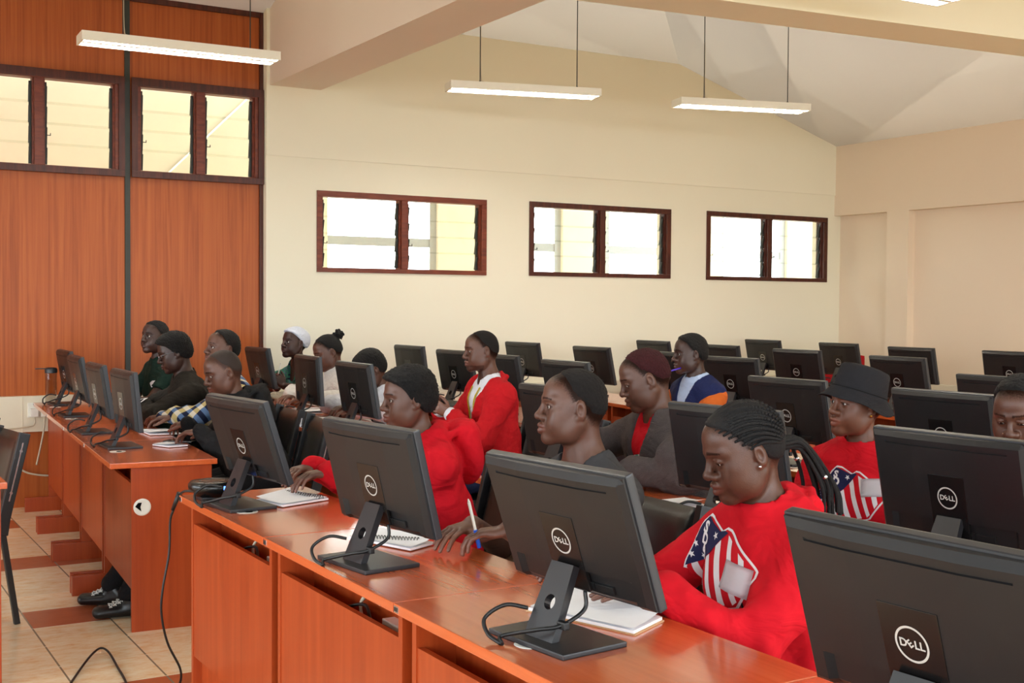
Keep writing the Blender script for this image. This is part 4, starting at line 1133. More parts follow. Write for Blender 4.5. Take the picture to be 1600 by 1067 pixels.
def hand_prims(F, W, d, n, side, s, curl=(12, 18, 12), thumb=0.0, spread=5, fine=True):
    """side: +1 right, -1 left; d to the fingertips, n out of the palm"""
    d = unit(d); n = unit(np.asarray(n, float)-d*(np.asarray(n, float) @ d)); t = np.cross(d, n)*side
    R = np.stack([t, n, d], 1)
    p = lambda a, b, c: W+(d*a+t*b+n*c)*s
    if F is None: F = _NoField()
    F.ec(p(0.010, 0, 0), p(0.076, 0.001, 0), R, (0.026*s, 0.017*s), (0.036*s, 0.0125*s), 0.010*s)
    F.ell(p(0.034, 0.024, 0.008), R, V3(0.017, 0.014, 0.028)*s, 0.012*s)
    F.ell(p(0.036, -0.022, 0.006), R, V3(0.013, 0.012, 0.026)*s, 0.010*s)
    tips = []
    for i, (tb, L, r) in enumerate(((0.0285, (0.040, 0.024, 0.021), 0.0090), (0.0095, (0.044, 0.028, 0.022), 0.0092), (-0.0095, (0.041, 0.026, 0.021), 0.0088), (-0.0275, (0.033, 0.020, 0.018), 0.0078))):
        base = p(0.083-0.006*(i == 3)-0.002*(i == 0), tb, 0.0); a = 0.0
        sp = math.radians((1.5-i)*spread); dd = d*math.cos(sp)+t*math.sin(sp)
        F.rc(p(0.05, tb*0.7, 0), base, 0.0095*s, r*s*1.08, 0.006*s)
        q = base
        for j in range(3):
            a += math.radians(curl[j]+(i-1)*1.5*(curl[j] > 25)); v = dd*math.cos(a)+n*math.sin(a)
            e = q+v*L[j]*s; F.rc(q, e, r*s*(1-0.10*j), r*s*(0.92-0.11*j), 0.0022*s); q = e
        tips.append((q, v))
    q = p(0.022, 0.020, 0.006)
    for j, (v, L, r0, r1) in enumerate(((d*0.62+t*0.70+n*(0.35+thumb), 0.040, 0.0130, 0.0108), (d*0.86+t*(0.36-thumb)+n*(0.30+thumb), 0.032, 0.0104, 0.0094), (d*0.95+t*(0.12-thumb)+n*(0.28+thumb), 0.026, 0.0092, 0.0074))):
        e = q+unit(v)*L*s; F.rc(q, e, r0*s, r1*s, 0.004*s); q = e
    tips.append((q, unit(v)))
    return tips, (d, n, t)

def person(o):
    """o: the figure's description. Positions are world metres; the figure is built in its own frame (x right, y forward, z up)."""
    s = o.get('s', 0.865); phi = math.radians(o['face']); fw = V3(math.cos(phi), math.sin(phi), 0); rt = V3(math.sin(phi), -math.cos(phi), 0)
    B = np.stack([rt, fw, V3(0, 0, 1)], 1)
    hw = V3(*o['head']); lean = o.get('lean', 0.10); side = o.get('side', 0.0)
    seat = V3(hw[0], hw[1], 0)-fw*lean-rt*side; seat[2] = 0
    loc = lambda w_: B.T @ (V3(*w_)-seat)
    H = loc(hw)
    dphi = o.get('look', o['face'])-o['face']
    Rh = rotm('z', dphi) @ rotm('x', -o.get('pitch', 0)) @ rotm('y', o.get('roll', 0))
    P = lambda x, y, z: H+s*(Rh @ V3(x, y, z))
    T = (P, Rh)
    fem = o.get('fem', False); bw = o.get('build', 1.0)
    hip = V3(0, 0, 0.560)
    nb = P(0, -0.045, -0.115)*0.5+(H+V3(0, -0.055, -0.20*s/0.9))*0.5; nb = nb+V3(0, 0, -0.035)
    nb = nb+V3(*o.get('neck', (0, 0, 0)))
    up = unit(nb-hip); R = np.stack([V3(1, 0, 0), unit(np.cross(up, V3(1, 0, 0))), up], 1)
    tw = o.get('twist', 0.0)
    Rs = R @ rotm('z', tw)
    sw = (0.158 if not fem else 0.142)*bw*s/0.865
    sh = {1: nb+Rs @ V3(sw, 0.0, -0.045+o.get('shrug', (0, 0))[0]), -1: nb+Rs @ V3(-sw, 0.0, -0.045+o.get('shrug', (0, 0))[1])}
    arms = {}
    for sd, key in ((1, 'R'), (-1, 'L')):
        spec = o[key]; W = loc(spec['w']); S = sh[sd]; l1, l2 = 0.285*s, 0.245*s
        if W[2] < 0.90 and not spec.get('lap'):
            d0 = unit(B.T @ V3(*spec['d'])) if 'd' in spec else V3(0, 1, 0); tp_, fr_ = hand_prims(None, W, d0, unit(B.T @ V3(*spec.get('n', (0, 0, -1)))), sd, s, spec.get('curl', (12, 18, 12)), spec.get('thumb', 0.0), spec.get('spread', 5))
            low = min([q_[0][2]-0.0075*s for q_ in tp_]+[W[2]-0.024*s, (W+fr_[0]*0.05*s)[2]-0.026*s]); W = W+V3(0, 0, max(0, o.get('desk', 0.752)+0.002-low))
        D = np.linalg.norm(W-S)
        if D > (l1+l2)*0.985: k_ = D/((l1+l2)*0.985); l1 *= k_; l2 *= k_
        a_ = (l1*l1-l2*l2+D*D)/(2*D); h_ = math.sqrt(max(l1*l1-a_*a_, 0)); ax = (W-S)/D
        pole = V3(*spec.get('pole', (sd*0.62, -0.22, -0.90))); pole = pole-ax*(pole @ ax); pole = unit(pole)
        E = S+ax*a_+pole*h_
        if o.get('elb') and 0.70 < W[2] < 0.95:
            for t_ in np.linspace(0, 1, 21):
                pl = V3(*spec.get('pole', (sd*0.62, -0.22, -0.90)))*(1-t_)+V3(sd, -0.25, 0.15)*t_; pl = pl-ax*(pl @ ax); E = S+ax*a_+unit(pl)*h_
                if E[2] > o.get('desk', 0.752)+0.052: break
        d = B.T @ V3(*spec['d']) if 'd' in spec else W-E
        n = B.T @ V3(*spec.get('n', (0, 0, -1)))
        arms[sd] = (S, E, W, unit(d), unit(n), spec)
    legs = {}
    for sd, key in ((1, 'fR'), (-1, 'fL')):
        Hj = hip+V3(sd*0.085, 0.03, -0.02)
        A = loc((*o[key], 0.085)) if key in o else V3(sd*0.11, o.get('foot', 0.26), 0.085)
        kn = V3(sd*0.12*0.5+A[0]*0.5, 0.335 if A[1] < 0.5 else 0.40, 0.50)
        legs[sd] = (Hj, kn, A)
    h = o.get('res', 0.0033)
    if 'chair' in o: cp = seat+fw*0.02+V3(*o.get('choff', (0, 0)), 0); chair(cp[0], cp[1], o['face'], o['chair'])
    top = thing('person', o['label'], 'person', seat, phi-PI/2, None)
    # ---------------- body: one continuous surface
    fx, fy, fz = [(H[0]-0.095*s-0.012, H[0]+0.095*s+0.012)], [(H[1]-0.12, H[1]+0.12)], [(H[2]-0.15, H[2]+0.13)]
    for sd in (1, -1):
        S, E, W, d, n, sp = arms[sd]
        if sp.get('hide'): continue
        c = W+d*0.075*s; q = np.abs(d)*0.05+0.065
        fx.append((c[0]-q[0], c[0]+q[0])); fy.append((c[1]-q[1], c[1]+q[1])); fz.append((c[2]-q[2], c[2]+q[2]))
    lo = np.min([hip-0.2, sh[1]-0.1, sh[-1]-0.1, H-0.15]+[arms[q][i]-0.2 for q in (1, -1) for i in (1, 2)]+[legs[q][2]-0.1 for q in (1, -1)], 0); hi = np.max([hip+0.2, sh[1]+0.1, sh[-1]+0.1, H+0.16]+[arms[q][i]+0.2 for q in (1, -1) for i in (1, 2)]+[legs[q][i]+0.12 for q in (1, -1) for i in (1, 2)], 0)
    lo[2] = 0.03
    ax = [axis(lo[i], hi[i], 0.012, f, h) for i, f in enumerate((fx, fy, fz))]
    F = Field(*ax)
    def torso(F, inf, ksm=0.04):
        chw = (0.150 if not fem else 0.134)*bw*s/0.865; wst = (0.135 if not fem else 0.122)*bw*s/0.865; L = np.linalg.norm(nb-hip)
        F.ell(hip+V3(0, 0.01, 0.01), np.eye(3), V3(0.152*bw+inf, 0.115+inf, 0.105+inf), ksm)
        F.ec(hip+up*0.05, hip+up*L*0.45, R, (0.142*bw+inf, 0.100+inf), (wst+inf, 0.092*bw+inf), ksm)
        F.ec(hip+up*L*0.42, hip+up*L*0.80, Rs, (wst+inf, 0.092*bw+inf), (chw+inf, 0.100*bw+inf), ksm)
        F.rc(sh[1]+(sh[-1]-sh[1])*0.08, sh[-1]+(sh[1]-sh[-1])*0.08, 0.050*s/0.865*bw+inf*0.8, 0.050*s/0.865*bw+inf*0.8, ksm)
        if fem:
            for x in (-1, 1): F.ell(hip+up*L*0.66+Rs @ V3(x*0.062, 0.070, 0), Rs, V3(0.058+inf, 0.048+inf, 0.055+inf), 0.04)
        nk = P(0, -0.035, -0.06)
        for x in (1, -1): F.rc(nb+(nk-nb)*0.30, sh[x]*0.75+nb*0.25, 0.043*s/0.865+inf*0.8, 0.046*s/0.865*bw+inf, ksm)
    torso(F, 0.0)
    nr = (0.0485 if not fem else 0.0415)*o.get('neckw', 1.0)*s
    F.rc(P(0, -0.030, -0.055), nb+V3(0, -0.005, -0.02), nr*1.04, nr*1.12, 0.03)
    head_prims(F, T, s, o)
    tips = {}
    for sd in (1, -1):
        S, E, W, d, n, sp = arms[sd]
        F.rc(S, E, 0.046*s/0.865*bw, 0.037*s/0.865*bw, 0.02); F.rc(E, W, 0.037*s/0.865*bw, 0.0235*s/0.865, 0.015)
        if not sp.get('hide'): tips[sd] = hand_prims(F, W, d, n, sd, s*o.get('hand', 1.0), sp.get('curl', (12, 18, 12)), sp.get('thumb', 0.0), sp.get('spread', 5))
    for sd in (1, -1):
        Hj, kn, A = legs[sd]; F.rc(Hj, kn, 0.070, 0.048, 0.03); F.rc(kn, A, 0.046, 0.032, 0.02)
    Pv, Q = F.mesh(); Pv = smooth_pts(Pv, Q, 1, 0.35)
    me = np_mesh('body', Pv, Q)
    # natural colouring: lips, brows, palms
    hl = ((Pv-H) @ Rh)/s; col = np.ones((len(Pv), 4), np.float32)
    inh = np.linalg.norm(hl, axis=1) < 0.2
    x, y, z = np.abs(hl[:, 0]), hl[:, 1], hl[:, 2]
    lipz = np.where(z > -0.0668, (z+0.0668)/0.0140, (-0.0668-z)/0.0160); lm_ = inh & (y > 0.075) & ((x/0.029)**2+lipz**2 < 1)
    col[lm_, :3] = o.get('liptint', (1.25, 0.95, 0.95))
    lash = inh & (y > 0.06) & (((x-0.0325)/0.0172)**2+((z-0.0022-o.get('lid', 0.0))/(0.0064*o.get('eye', 1.0)+0.0022))**2 < 1); col[lash, :3] = (0.45, 0.42, 0.42)
    hl_ = np.clip((z+0.010+np.random.RandomState(2).uniform(-0.007, 0.007, len(z))-(np.interp(y, HAIRLINE[0], HAIRLINE[1])+o.get('hl', 0.0)-o.get('temple', 0.0)*np.clip(x-0.03, 0, 1)))/0.044, 0, 1)*(inh & (np.abs(hl[:, 0]) < 0.0775)); col[:, :3] *= (1-o.get('scalp', 0.86)*hl_*hl_*(3-2*hl_))[:, None]
    bz = 0.0265+0.16*x-3.2*x*x; bm_ = inh & (y > 0.045) & (x > 0.011) & (x < 0.052) & (np.abs(z-bz) < 0.0042*(1-0.5*(x-0.011)/0.041))
    col[bm_, :3] = (0.30, 0.28, 0.28)
    if 'beard' in o:
        bd = inh & (y > 0.01) & (z < -0.045) & ~lm_ & ((np.abs(z+0.05) < 0.007) & (x < 0.025) & (y > .08) | (z < -0.082))
        col[bd, :3] *= o['beard']
    for sd in tips:
        S, E, W, d, n, sp = arms[sd]; rel = (Pv-W)/s; dist = rel @ unit(d); nn = unit(n-d*(n @ d)); pn = rel @ nn
        pal = (dist > 0.012) & (dist < 0.22) & (np.linalg.norm(rel, axis=1) < 0.21) & (pn > 0.006); col[pal, :3] = (1.45, 1.3, 1.2)
        for tp, tv in tips[sd][0]:
            dn = unit(nn-tv*(nn @ tv)); r_ = (Pv-tp)/s; nl = (np.linalg.norm(r_-tv*-0.002+dn*0.006, axis=1) < 0.0065) & (r_ @ dn < -0.002); col[nl, :3] = (1.7, 1.55, 1.5)
    at = me.attributes.new('tint', 'FLOAT_COLOR', 'POINT'); at.data.foreach_set('color', col.ravel())
    body = obj('body', me, o['skin'], top)
    # ---------------- eyes
    for x in (-1, 1):
        bm = nbm(); bmesh.ops.create_uvsphere(bm, u_segments=20, v_segments=14, radius=0.0128*s)
        g = unit(V3(*o.get('gaze', (0, 1, 0)))); 
        for f in bm.faces:
            f.smooth = True; f.material_index = 1 if f.calc_center_median().normalized().dot(Vector(g)) > 0.87 else 0
        M4 = Matrix([list(Rh[i])+[P(x*0.0322, 0.0722, 0.002)[i]] for i in range(3)]+[[0, 0, 0, 1]])
        bmesh.ops.transform(bm, matrix=M4, verts=bm.verts); obj('eye', bm, ['eye_white', 'eye_brown'], body)
    ctx = dict(o=o, top=top, body=body, H=H, P=P, Rh=Rh, s=s, nb=nb, hip=hip, up=up, R=R, Rs=Rs, sh=sh, arms=arms, legs=legs, torso=torso, T=T, nr=nr, B=B, seat=seat, loc=loc, fem=fem, tips=tips, bw=bw)
    # ---------------- trousers and shoes
    F = Field(*[axis(a, b, 0.011, [], 0.011) for a, b in zip(np.min([legs[1][2], legs[-1][2], hip], 0)-0.25, np.max([legs[1][1], legs[1][2], legs[-1][1], legs[-1][2], hip], 0)+0.2)])
    F.ell(hip+V3(0, 0.01, -0.005), np.eye(3), V3(0.162*bw, 0.125, 0.105), 0.04)
    for sd in (1, -1):
        Hj, kn, A = legs[sd]; F.rc(Hj, kn, 0.082, 0.062, 0.03); F.rc(kn, A+V3(0, 0, 0.02), 0.060, 0.048, 0.03)
    F.noise(0.004, 60, 3)
    Pv, Q = F.mesh(); obj('trousers', np_mesh('trousers', Pv, Q), o.get('trousers', 'dark_trousers'), top)
    for sd, key in ((1, 'tR'), (-1, 'tL')):
        Hj, kn, A = legs[sd]
        if key in o: tdir = loc((*o[key], 0))-V3(A[0], A[1], 0); tdir[2] = 0; tdir = unit(tdir)
        else: tdir = V3(0.12*sd, 1, 0); tdir = unit(tdir)
        F = Field(*[axis(a, b, 0.006, [], 0.006) for a, b in zip(A+V3(-0.25, -0.25, -0.095), A+V3(0.25, 0.25, 0.06))])
        g0 = V3(A[0], A[1], 0); Rf = np.stack([np.cross(tdir, V3(0, 0, 1)), tdir, V3(0, 0, 1)], 1)
        F.ec(g0-tdir*0.05+V3(0, 0, 0.034), g0+tdir*0.13+V3(0, 0, 0.030), np.stack([Rf[:, 0], V3(0, 0, 1), tdir], 1), (0.034, 0.034), (0.041, 0.027), 0.02)
        F.rc(g0-tdir*0.035+V3(0, 0, 0.05), A+V3(0, 0, 0.0), 0.036, 0.040, 0.03)
        F.fn(lambda X, Y, Z: Z-0.002+0*X+0*Y, A-0.3, V3(A[0]+.3, A[1]+.3, 0.03), 0.004, True)
        Pv, Q = F.mesh(); sho = obj('shoe', np_mesh('shoe', Pv, Q), o.get('shoes', 'shoe_leather'), top)
        if o.get('laces'):
            bm = nbm()
            for k in range(5):
                c = g0+tdir*(0.02+0.018*k)+V3(0, 0, 0.082-0.008*k); r_ = Rf[:, 0]
                tube(bm, [c-r_*0.026+V3(0, 0, -0.006), c-r_*0.01+tdir*0.012+V3(0, 0, 0.004), c+r_*0.012-tdir*0.004+V3(0, 0, 0.004), c+r_*0.026+tdir*0.012+V3(0, 0, -0.006)], 0.0032, 6, 4)
                tube(bm, [c+r_*0.026+V3(0, 0, -0.006), c+r_*0.01+tdir*0.012+V3(0, 0, 0.005), c-r_*0.012-tdir*0.004+V3(0, 0, 0.004), c-r_*0.026+tdir*0.012+V3(0, 0, -0.006)], 0.0032, 6, 4)
            obj('lace', bm, 'lace', sho)
    return ctx

def garment(c, name, mat, inf=0.014, sleeve=1.0, neck=0.010, hole=None, V=None, fold=0.004, res=0.0065, cuff=None, hood=False, collar=None, hem=0.452, extra=None, seed=1, parent=None, neckdrop=0.0, vw=0.066, arms=True, armscale=1.0, skip_below=None, hoodscale=1.0):
    """a top: torso and sleeves as one surface around the body. sleeve 1 = to the wrist"""
    o = c['o']; arms_ = c['arms']; s = c['s']; bw = c['bw']; nb, hip, up = c['nb'], c['hip'], c['up']; P = c['P']; k865 = s/0.865
    pts = [hip-0.22, c['sh'][1]+0.13, c['sh'][-1]-0.13, c['sh'][1]-0.13, c['sh'][-1]+0.13, c['H']+V3(0, 0, -0.02)+0.14, c['H']-0.17, hip+0.22]
    if arms:
        for sd in (1, -1): pts += [arms_[sd][1]-0.09, arms_[sd][1]+0.09, arms_[sd][2]-0.06, arms_[sd][2]+0.06]
    lo, hi = np.min(pts, 0), np.max(pts, 0); lo[2] = max(lo[2], 0.40)
    F = Field(*[axis(a, b, res, [], res) for a, b in zip(lo, hi)])
    c['torso'](F, inf)
    if arms:
        for sd in (1, -1):
            S, E, W, d, n, sp = arms_[sd]; ru, re_, rw = (0.047*bw*armscale)*k865+inf*0.75, (0.040*bw*armscale)*k865+inf*0.75, 0.026*k865+inf*0.65
            if sleeve >= 1:
                F.rc(S, E, ru, re_, 0.025); We = E+(W-E)*0.93; F.rc(E, We, re_, rw, 0.02)
                # cloth gathers at the elbow and above the cuff
                rs = np.random.RandomState(seed+sd)
                ax_ = unit(W-E)
                for i in range(5):
                    t_ = 0.15+0.16*i+0.05*rs.rand(); p_ = E+(W-E)*t_; q_ = unit(np.cross(ax_, rs.randn(3))); rr = re_+(rw-re_)*t_
                    F.rc(p_-q_*rr*0.75+ax_*0.012, p_+q_*rr*0.75-ax_*0.012, rr*0.42, rr*0.42, 0.014)
                ax_ = unit(E-S)
                for i in range(3):
                    t_ = 0.55+0.2*i; p_ = S+(E-S)*t_; q_ = unit(np.cross(ax_, rs.randn(3))); F.rc(p_-q_*re_*0.7, p_+q_*re_*0.7+ax_*0.01, re_*0.45, re_*0.45, 0.016)
                if cuff: F.rc(E+(W-E)*0.90, E+(W-E)*1.0, 0.027*k865+0.009, 0.027*k865+0.008, 0.005)
            else:
                e_ = S+(E-S)*sleeve; F.rc(S, e_, ru, re_+0.008, 0.025)
                ax_ = unit(E-S); F.fn(lambda X, Y, Z: -((X-e_[0])*ax_[0]+(Y-e_[1])*ax_[1]+(Z-e_[2])*ax_[2])+0.0, e_-0.09, e_+0.09, 0.003, True)
    if fold: F.noise(fold, 42, seed, (1, 1, 0.7)); F.noise(fold*0.4, 110, seed+5, (1, 1, 0.6))
    nk0, nk1 = nb+V3(0, 0.006, -0.015), P(0, -0.03, -0.06)
    hr = c['nr']*1.12+neck
    if neckdrop: F.rc(nk0+V3(0, 0.035+neckdrop*0.3, -neckdrop+0.02), nk0+V3(0, 0.05, 0.04), hr*0.75, hr*0.85, 0.012, True)
    F.rc(nk0+V3(0, 0, 0.012), nk1+(nk1-nk0)*1.5, hr, hr*1.15, 0.008, True)
    if V is not None:
        zt = nb[2]+0.03; zv = V; ym = nb[1]-0.03
        F.fn(lambda X, Y, Z: np.maximum(np.maximum(np.abs(X-(nb[0]-hip[0])*np.clip((Z-hip[2])/(nb[2]-hip[2]), 0, 1)-hip[0])-np.clip((Z-zv)/(zt-zv), 0, 1.3)*vw, zv-Z), ym-Y+0*X), V3(-0.15, ym-0.02, zv-0.03)+V3(hip[0]+min(0, nb[0]), 0, 0), V3(0.15+hip[0]+max(0, nb[0]), ym+0.35, zt+0.1), 0.004, True)
    if hood:
        # a thick roll of cloth round the neck, and the hood's bag hanging behind it
        hs = hoodscale; Rn = c['Rs']; q = lambda x, y, z: nb+Rn @ (V3(x, y, z)*k865)
        r0 = c['nr']/0.865/k865*1.0
        path = [q(0.010, 0.095, -0.045), q(0.050, 0.072, -0.012), q(0.082, 0.020, 0.022), q(0.072, -0.045, 0.040), q(0, -0.080, 0.046), q(-0.072, -0.045, 0.040), q(-0.082, 0.020, 0.022), q(-0.050, 0.072, -0.012), q(-0.010, 0.095, -0.045)]
        F.chain(path, [x*k865*hs for x in (0.013, 0.019, 0.024, 0.028, 0.031, 0.028, 0.024, 0.019, 0.013)], 0.012)
        F.ell(q(0, -0.118*hs, -0.050), Rn, V3(0.100, 0.046, 0.095)*k865*hs, 0.010); F.ell(q(0, -0.125*hs, 0.012), Rn, V3(0.092, 0.046, 0.045)*k865*hs, 0.018)
        F.chain([q(-0.090, -0.03, 0.026), q(-0.085*min(hs, 1), -0.105*hs, 0.030+0.015*hs), q(-0.03, -0.155*hs, 0.024+0.018*hs), q(0.03, -0.155*hs, 0.024+0.018*hs), q(0.085*min(hs, 1), -0.105*hs, 0.030+0.015*hs), q(0.090, -0.03, 0.026)], [0.011*hs]*6, 0.007)
        F.rc(nk0+V3(0, 0, 0.03), nk1+(nk1-nk0)*1.5, hr*0.98, hr*1.15, 0.006, True)
    if collar:
        Rn = c['Rs']; q = lambda x, y, z: nb+Rn @ (V3(x, y, z)*k865); r0 = (c['nr']*1.12+neck)/k865
        cz, ct = collar
        path = [q(0.012, r0+0.022, -0.022), q(r0*0.62, r0*0.80, 0.002), q(r0+0.004, 0.0, 0.020+cz), q(r0*0.7, -r0*0.72, 0.026+cz), q(0, -r0-0.004, 0.028+cz), q(-r0*0.7, -r0*0.72, 0.026+cz), q(-r0-0.004, 0.0, 0.020+cz), q(-r0*0.62, r0*0.80, 0.002), q(-0.012, r0+0.022, -0.022)]
        F.chain(path, [ct*k865]*9, 0.006)
    if hem: F.fn(lambda X, Y, Z: Z-hem+0*X+0*Y, V3(lo[0], lo[1], 0), V3(hi[0], hi[1], hem+0.05), 0.006, True)
    if extra: extra(F, c)
    Pv, Q = F.mesh(); Pv = smooth_pts(Pv, Q, 2, 0.45)
    g = obj(name, np_mesh(name, Pv, Q), mat, parent or c['top'])
    c.setdefault('garments', []).append(g); return g

def hair_cap(c, mat='hair_short', t=0.006, rough=0.0012, line=HAIRLINE, shift=0.018, fade=0.032, res=0.0042, name='hair', puff=None, temple=0.0, seed=4, extra=None):
    P, Rh, s, H = c['P'], c['Rh'], c['s'], c['H']
    m = 0.16*s+t*2+(0.05 if puff else 0)
    F = Field(*[axis(a, b, res, [], res) for a, b in zip(H-m, H+m+V3(0, 0, 0.02))])
    skull(F, c['T'], s)
    X, Y, Z = F.ax[0][:, None, None]-H[0], F.ax[1][None, :, None]-H[1], F.ax[2][None, None, :]-H[2]
    hx = (X*Rh[0, 0]+Y*Rh[1, 0]+Z*Rh[2, 0])/s; hy = (X*Rh[0, 1]+Y*Rh[1, 1]+Z*Rh[2, 1])/s; hz = (X*Rh[0, 2]+Y*Rh[1, 2]+Z*Rh[2, 2])/s
    Tl = np.interp(hy, line[0], line[1])+shift-temple*np.clip(np.abs(hx)-0.03, 0, 1)
    u = np.clip((hz-Tl)/fade, 0, 1); u = u*u*(3-2*u)
    tt = t
    if puff: tt = t*(1+puff*np.clip((hz-0.03)/0.08, 0, 1))
    F.F += (0.007*s-(tt+0.007*s)*u).astype(np.float32)
    if rough: F.noise(rough, 420, seed); F.noise(rough*0.8, 900, seed+1)
    if extra: extra(F, c)
    Pv, Q = F.mesh()
    return obj(name, np_mesh(name, Pv, Q), mat, c['body'])

def torso_surface(c, g):
    """the garment's own front without the sleeves, to press prints on"""
    S = [(c['arms'][q][0], c['arms'][q][1], c['arms'][q][2]) for q in (1, -1)]
    n = len(g.data.vertices); P = np.empty(n*3, np.float32); g.data.vertices.foreach_get('co', P); P = P.reshape(-1, 3)
    m = len(g.data.polygons); Q = np.empty(m*4, np.int32); g.data.polygons.foreach_get('vertices', Q); Q = Q.reshape(-1, 4)
    bad = np.zeros(n, bool)
    for s_, e_, w_ in S:
        for a, b_, r_ in ((s_+(e_-s_)*0.5, e_, 0.062), (e_, w_, 0.075), (w_, w_+(w_-e_)*0.2, 0.06)):
            d = b_-a; t = np.clip(((P-a) @ d)/(d @ d), 0, 1); bad |= np.linalg.norm(P-a-t[:, None]*d, axis=1) < r_
    return P, Q[~bad[Q].any(1)]
def decal(c, g, name, layers, origin, size, rot=0.0, parent=None):
    """flat print pressed onto the garment's front. layers: (2D polygons or mesh, material); coordinates in units of size, x to the wearer's left"""
    gm = c.setdefault('tm_'+g.name, torso_surface(c, g)); bv = BVHTree.FromPolygons([tuple(v) for v in gm[0]], [tuple(q_) for q_ in gm[1]])
    bm = nbm(); mats = []
    ca, sa = math.cos(rot), math.sin(rot)
    for li, (shapes, mat) in enumerate(layers):
        if mat not in mats: mats.append(mat)
        b2 = nbm()
        for shp in shapes:
            if isinstance(shp, bpy.types.Mesh): b2.from_mesh(shp); continue
            b2.faces.new([b2.verts.new((x, y, 0)) for x, y in shp])
        bmesh.ops.triangulate(b2, faces=b2.faces[:])
        for _ in range(6):
            le = [e for e in b2.edges if e.calc_length()*size > 0.009]
            if not le: break
            bmesh.ops.subdivide_edges(b2, edges=le, cuts=1); bmesh.ops.triangulate(b2, faces=b2.faces[:])
        ok = {}
        for v in b2.verts:
            x, y = v.co.x*size, v.co.y*size
            p = Vector(origin)+Vector((-(x*ca-y*sa), 0, x*sa+y*ca))
            hit = bv.ray_cast(p+Vector((0, 0.5, 0)), Vector((0, -1, 0)))
            if hit[0] is None: hit = (p, Vector((0, 1, 0)))
            v.co = hit[0]+hit[1]*(0.0014+0.0008*li)
        n0 = len(bm.faces); tmp = bpy.data.meshes.new('t'); b2.to_mesh(tmp); b2.free(); bm.from_mesh(tmp); bpy.data.meshes.remove(tmp)
        bm.faces.ensure_lookup_table()
        for f in bm.faces[n0:]: f.material_index = mats.index(mat); f.smooth = True
    return obj(name, bm, mats, parent or g)
def star(cx, cy, r): return [(cx+(r if i % 2 == 0 else r*0.42)*math.sin(i*PI/5), cy+(r if i % 2 == 0 else r*0.42)*math.cos(i*PI/5)) for i in range(10)]
def flat_text(body, size, x, y, rot):
    me = text_mesh(body, size, 0, size*0.045); M = Matrix.Translation((x, y, 0)) @ Matrix.Rotation(rot, 4, 'Z'); me.transform(M); return me
def shield_layers():
    """shield print: starred navy corner with letters, red and white stripes, white rim"""
    T = lambda pl: [((x-590)/840, (510-y)/840) for x, y in pl]
    outer = [(390, 178), (440, 182), (575, 240), (615, 208), (655, 213), (740, 268), (962, 400), (960, 440), (790, 690), (750, 708), (225, 822), (180, 690), (203, 540), (248, 370), (328, 238)]
    cx, cy = 560, 500
    inner = [(x+(cx-x)*0.055, y+(cy-y)*0.055) for x, y in outer]
    navy = [(388, 198), (560, 252), (600, 236), (630, 242), (500, 408), (440, 455), (300, 520), (206, 576), (218, 520), (258, 385), (338, 258)]
    stripes = [[(240, 555), (275, 536), (325, 772), (275, 784)], [(350, 500), (398, 478), (450, 745), (395, 757)], [(448, 452), (497, 414), (582, 716), (530, 728)], [(548, 348), (588, 298), (702, 690), (650, 702)], [(640, 255), (690, 282), (792, 640), (758, 672)], [(770, 330), (830, 365), (870, 520), (838, 572)]]
    letters = [flat_text(ch, 0.125, (x-590)/840, (510-y)/840, -0.16) for ch, x, y in (('S', 392, 272), ('D', 404, 346), ('A', 398, 420))]
    stars = [T(star(x, y, r)) for x, y, r in ((268, 412, 27), (240, 492, 25), (330, 480, 25), (528, 288, 28))]
    stars = [[(x, y) for x, y in q] for q in stars]
    return [([T(outer)], 'print_white'), ([T(inner)], 'print_red'), ([T(q) for q in stripes], 'print_white'), ([T(navy)], 'print_navy'), (letters+stars, 'print_white')]
def tag_card(c, g, origin, w_, h_, rot=0.0):
    P, Q = torso_surface(c, g); bv = BVHTree.FromPolygons([tuple(v) for v in P], [tuple(q_) for q_ in Q]); N = Vector((0, 0, 0)); C0 = None; top = None
    for dx in (-0.4, 0, 0.4):
        for dz in (-0.4, 0, 0.4):
            p = Vector(origin)+Vector((dx*w_, 0, dz*h_)); h_t = bv.ray_cast(p+Vector((0, 0.5, 0)), Vector((0, -1, 0)))
            if h_t[0] is None or h_t[1].y < 0.1: continue
            N += h_t[1]
            if dx == 0 and dz == 0: C0 = h_t[0]
    if C0 is None: C0 = bv.find_nearest(Vector(origin)+Vector((0, 0.15, 0)))[0]
    N.normalize(); N.z += 0.12; N.normalize(); r_ = Vector((0, 0, 1)).cross(N).normalized(); u_ = N.cross(r_)
    M = Matrix([[r_[k], u_[k], N[k], C0[k]+N[k]*0.015] for k in range(3)]+[[0, 0, 0, 1]]) @ Matrix.Rotation(rot, 4, 'Z')
    bm = nbm(); n = 6; G = []
    for i in range(n+1): G.append([bm.verts.new(M @ Vector(((i/n-0.5)*w_, (k/n-0.5)*h_, -0.012*((i/n-0.5)*2)**2))) for k in range(n+1)])
    for i in range(n):
        for k in range(n): bm.faces.new((G[i][k], G[i+1][k], G[i+1][k+1], G[i][k+1]))
    bmesh.ops.solidify(bm, geom=bm.faces[:], thickness=0.0008); obj('name_card', bm, 'paper', c['top'], True)
def held_pen(c, label, sd, col, cap=None, dirw=(0.3, 0.2, 0.9), L=0.14, off=0.09):
    S, E, W, d, n, sp = c['arms'][sd]; B = c['B']; p = W+d*off*c['s']+n*0.02*c['s']; pw = c['seat']+B @ p; v = unit(dirw)
    pen(label, pw-v*0.02, pw+v*(L-0.02), col, cap)
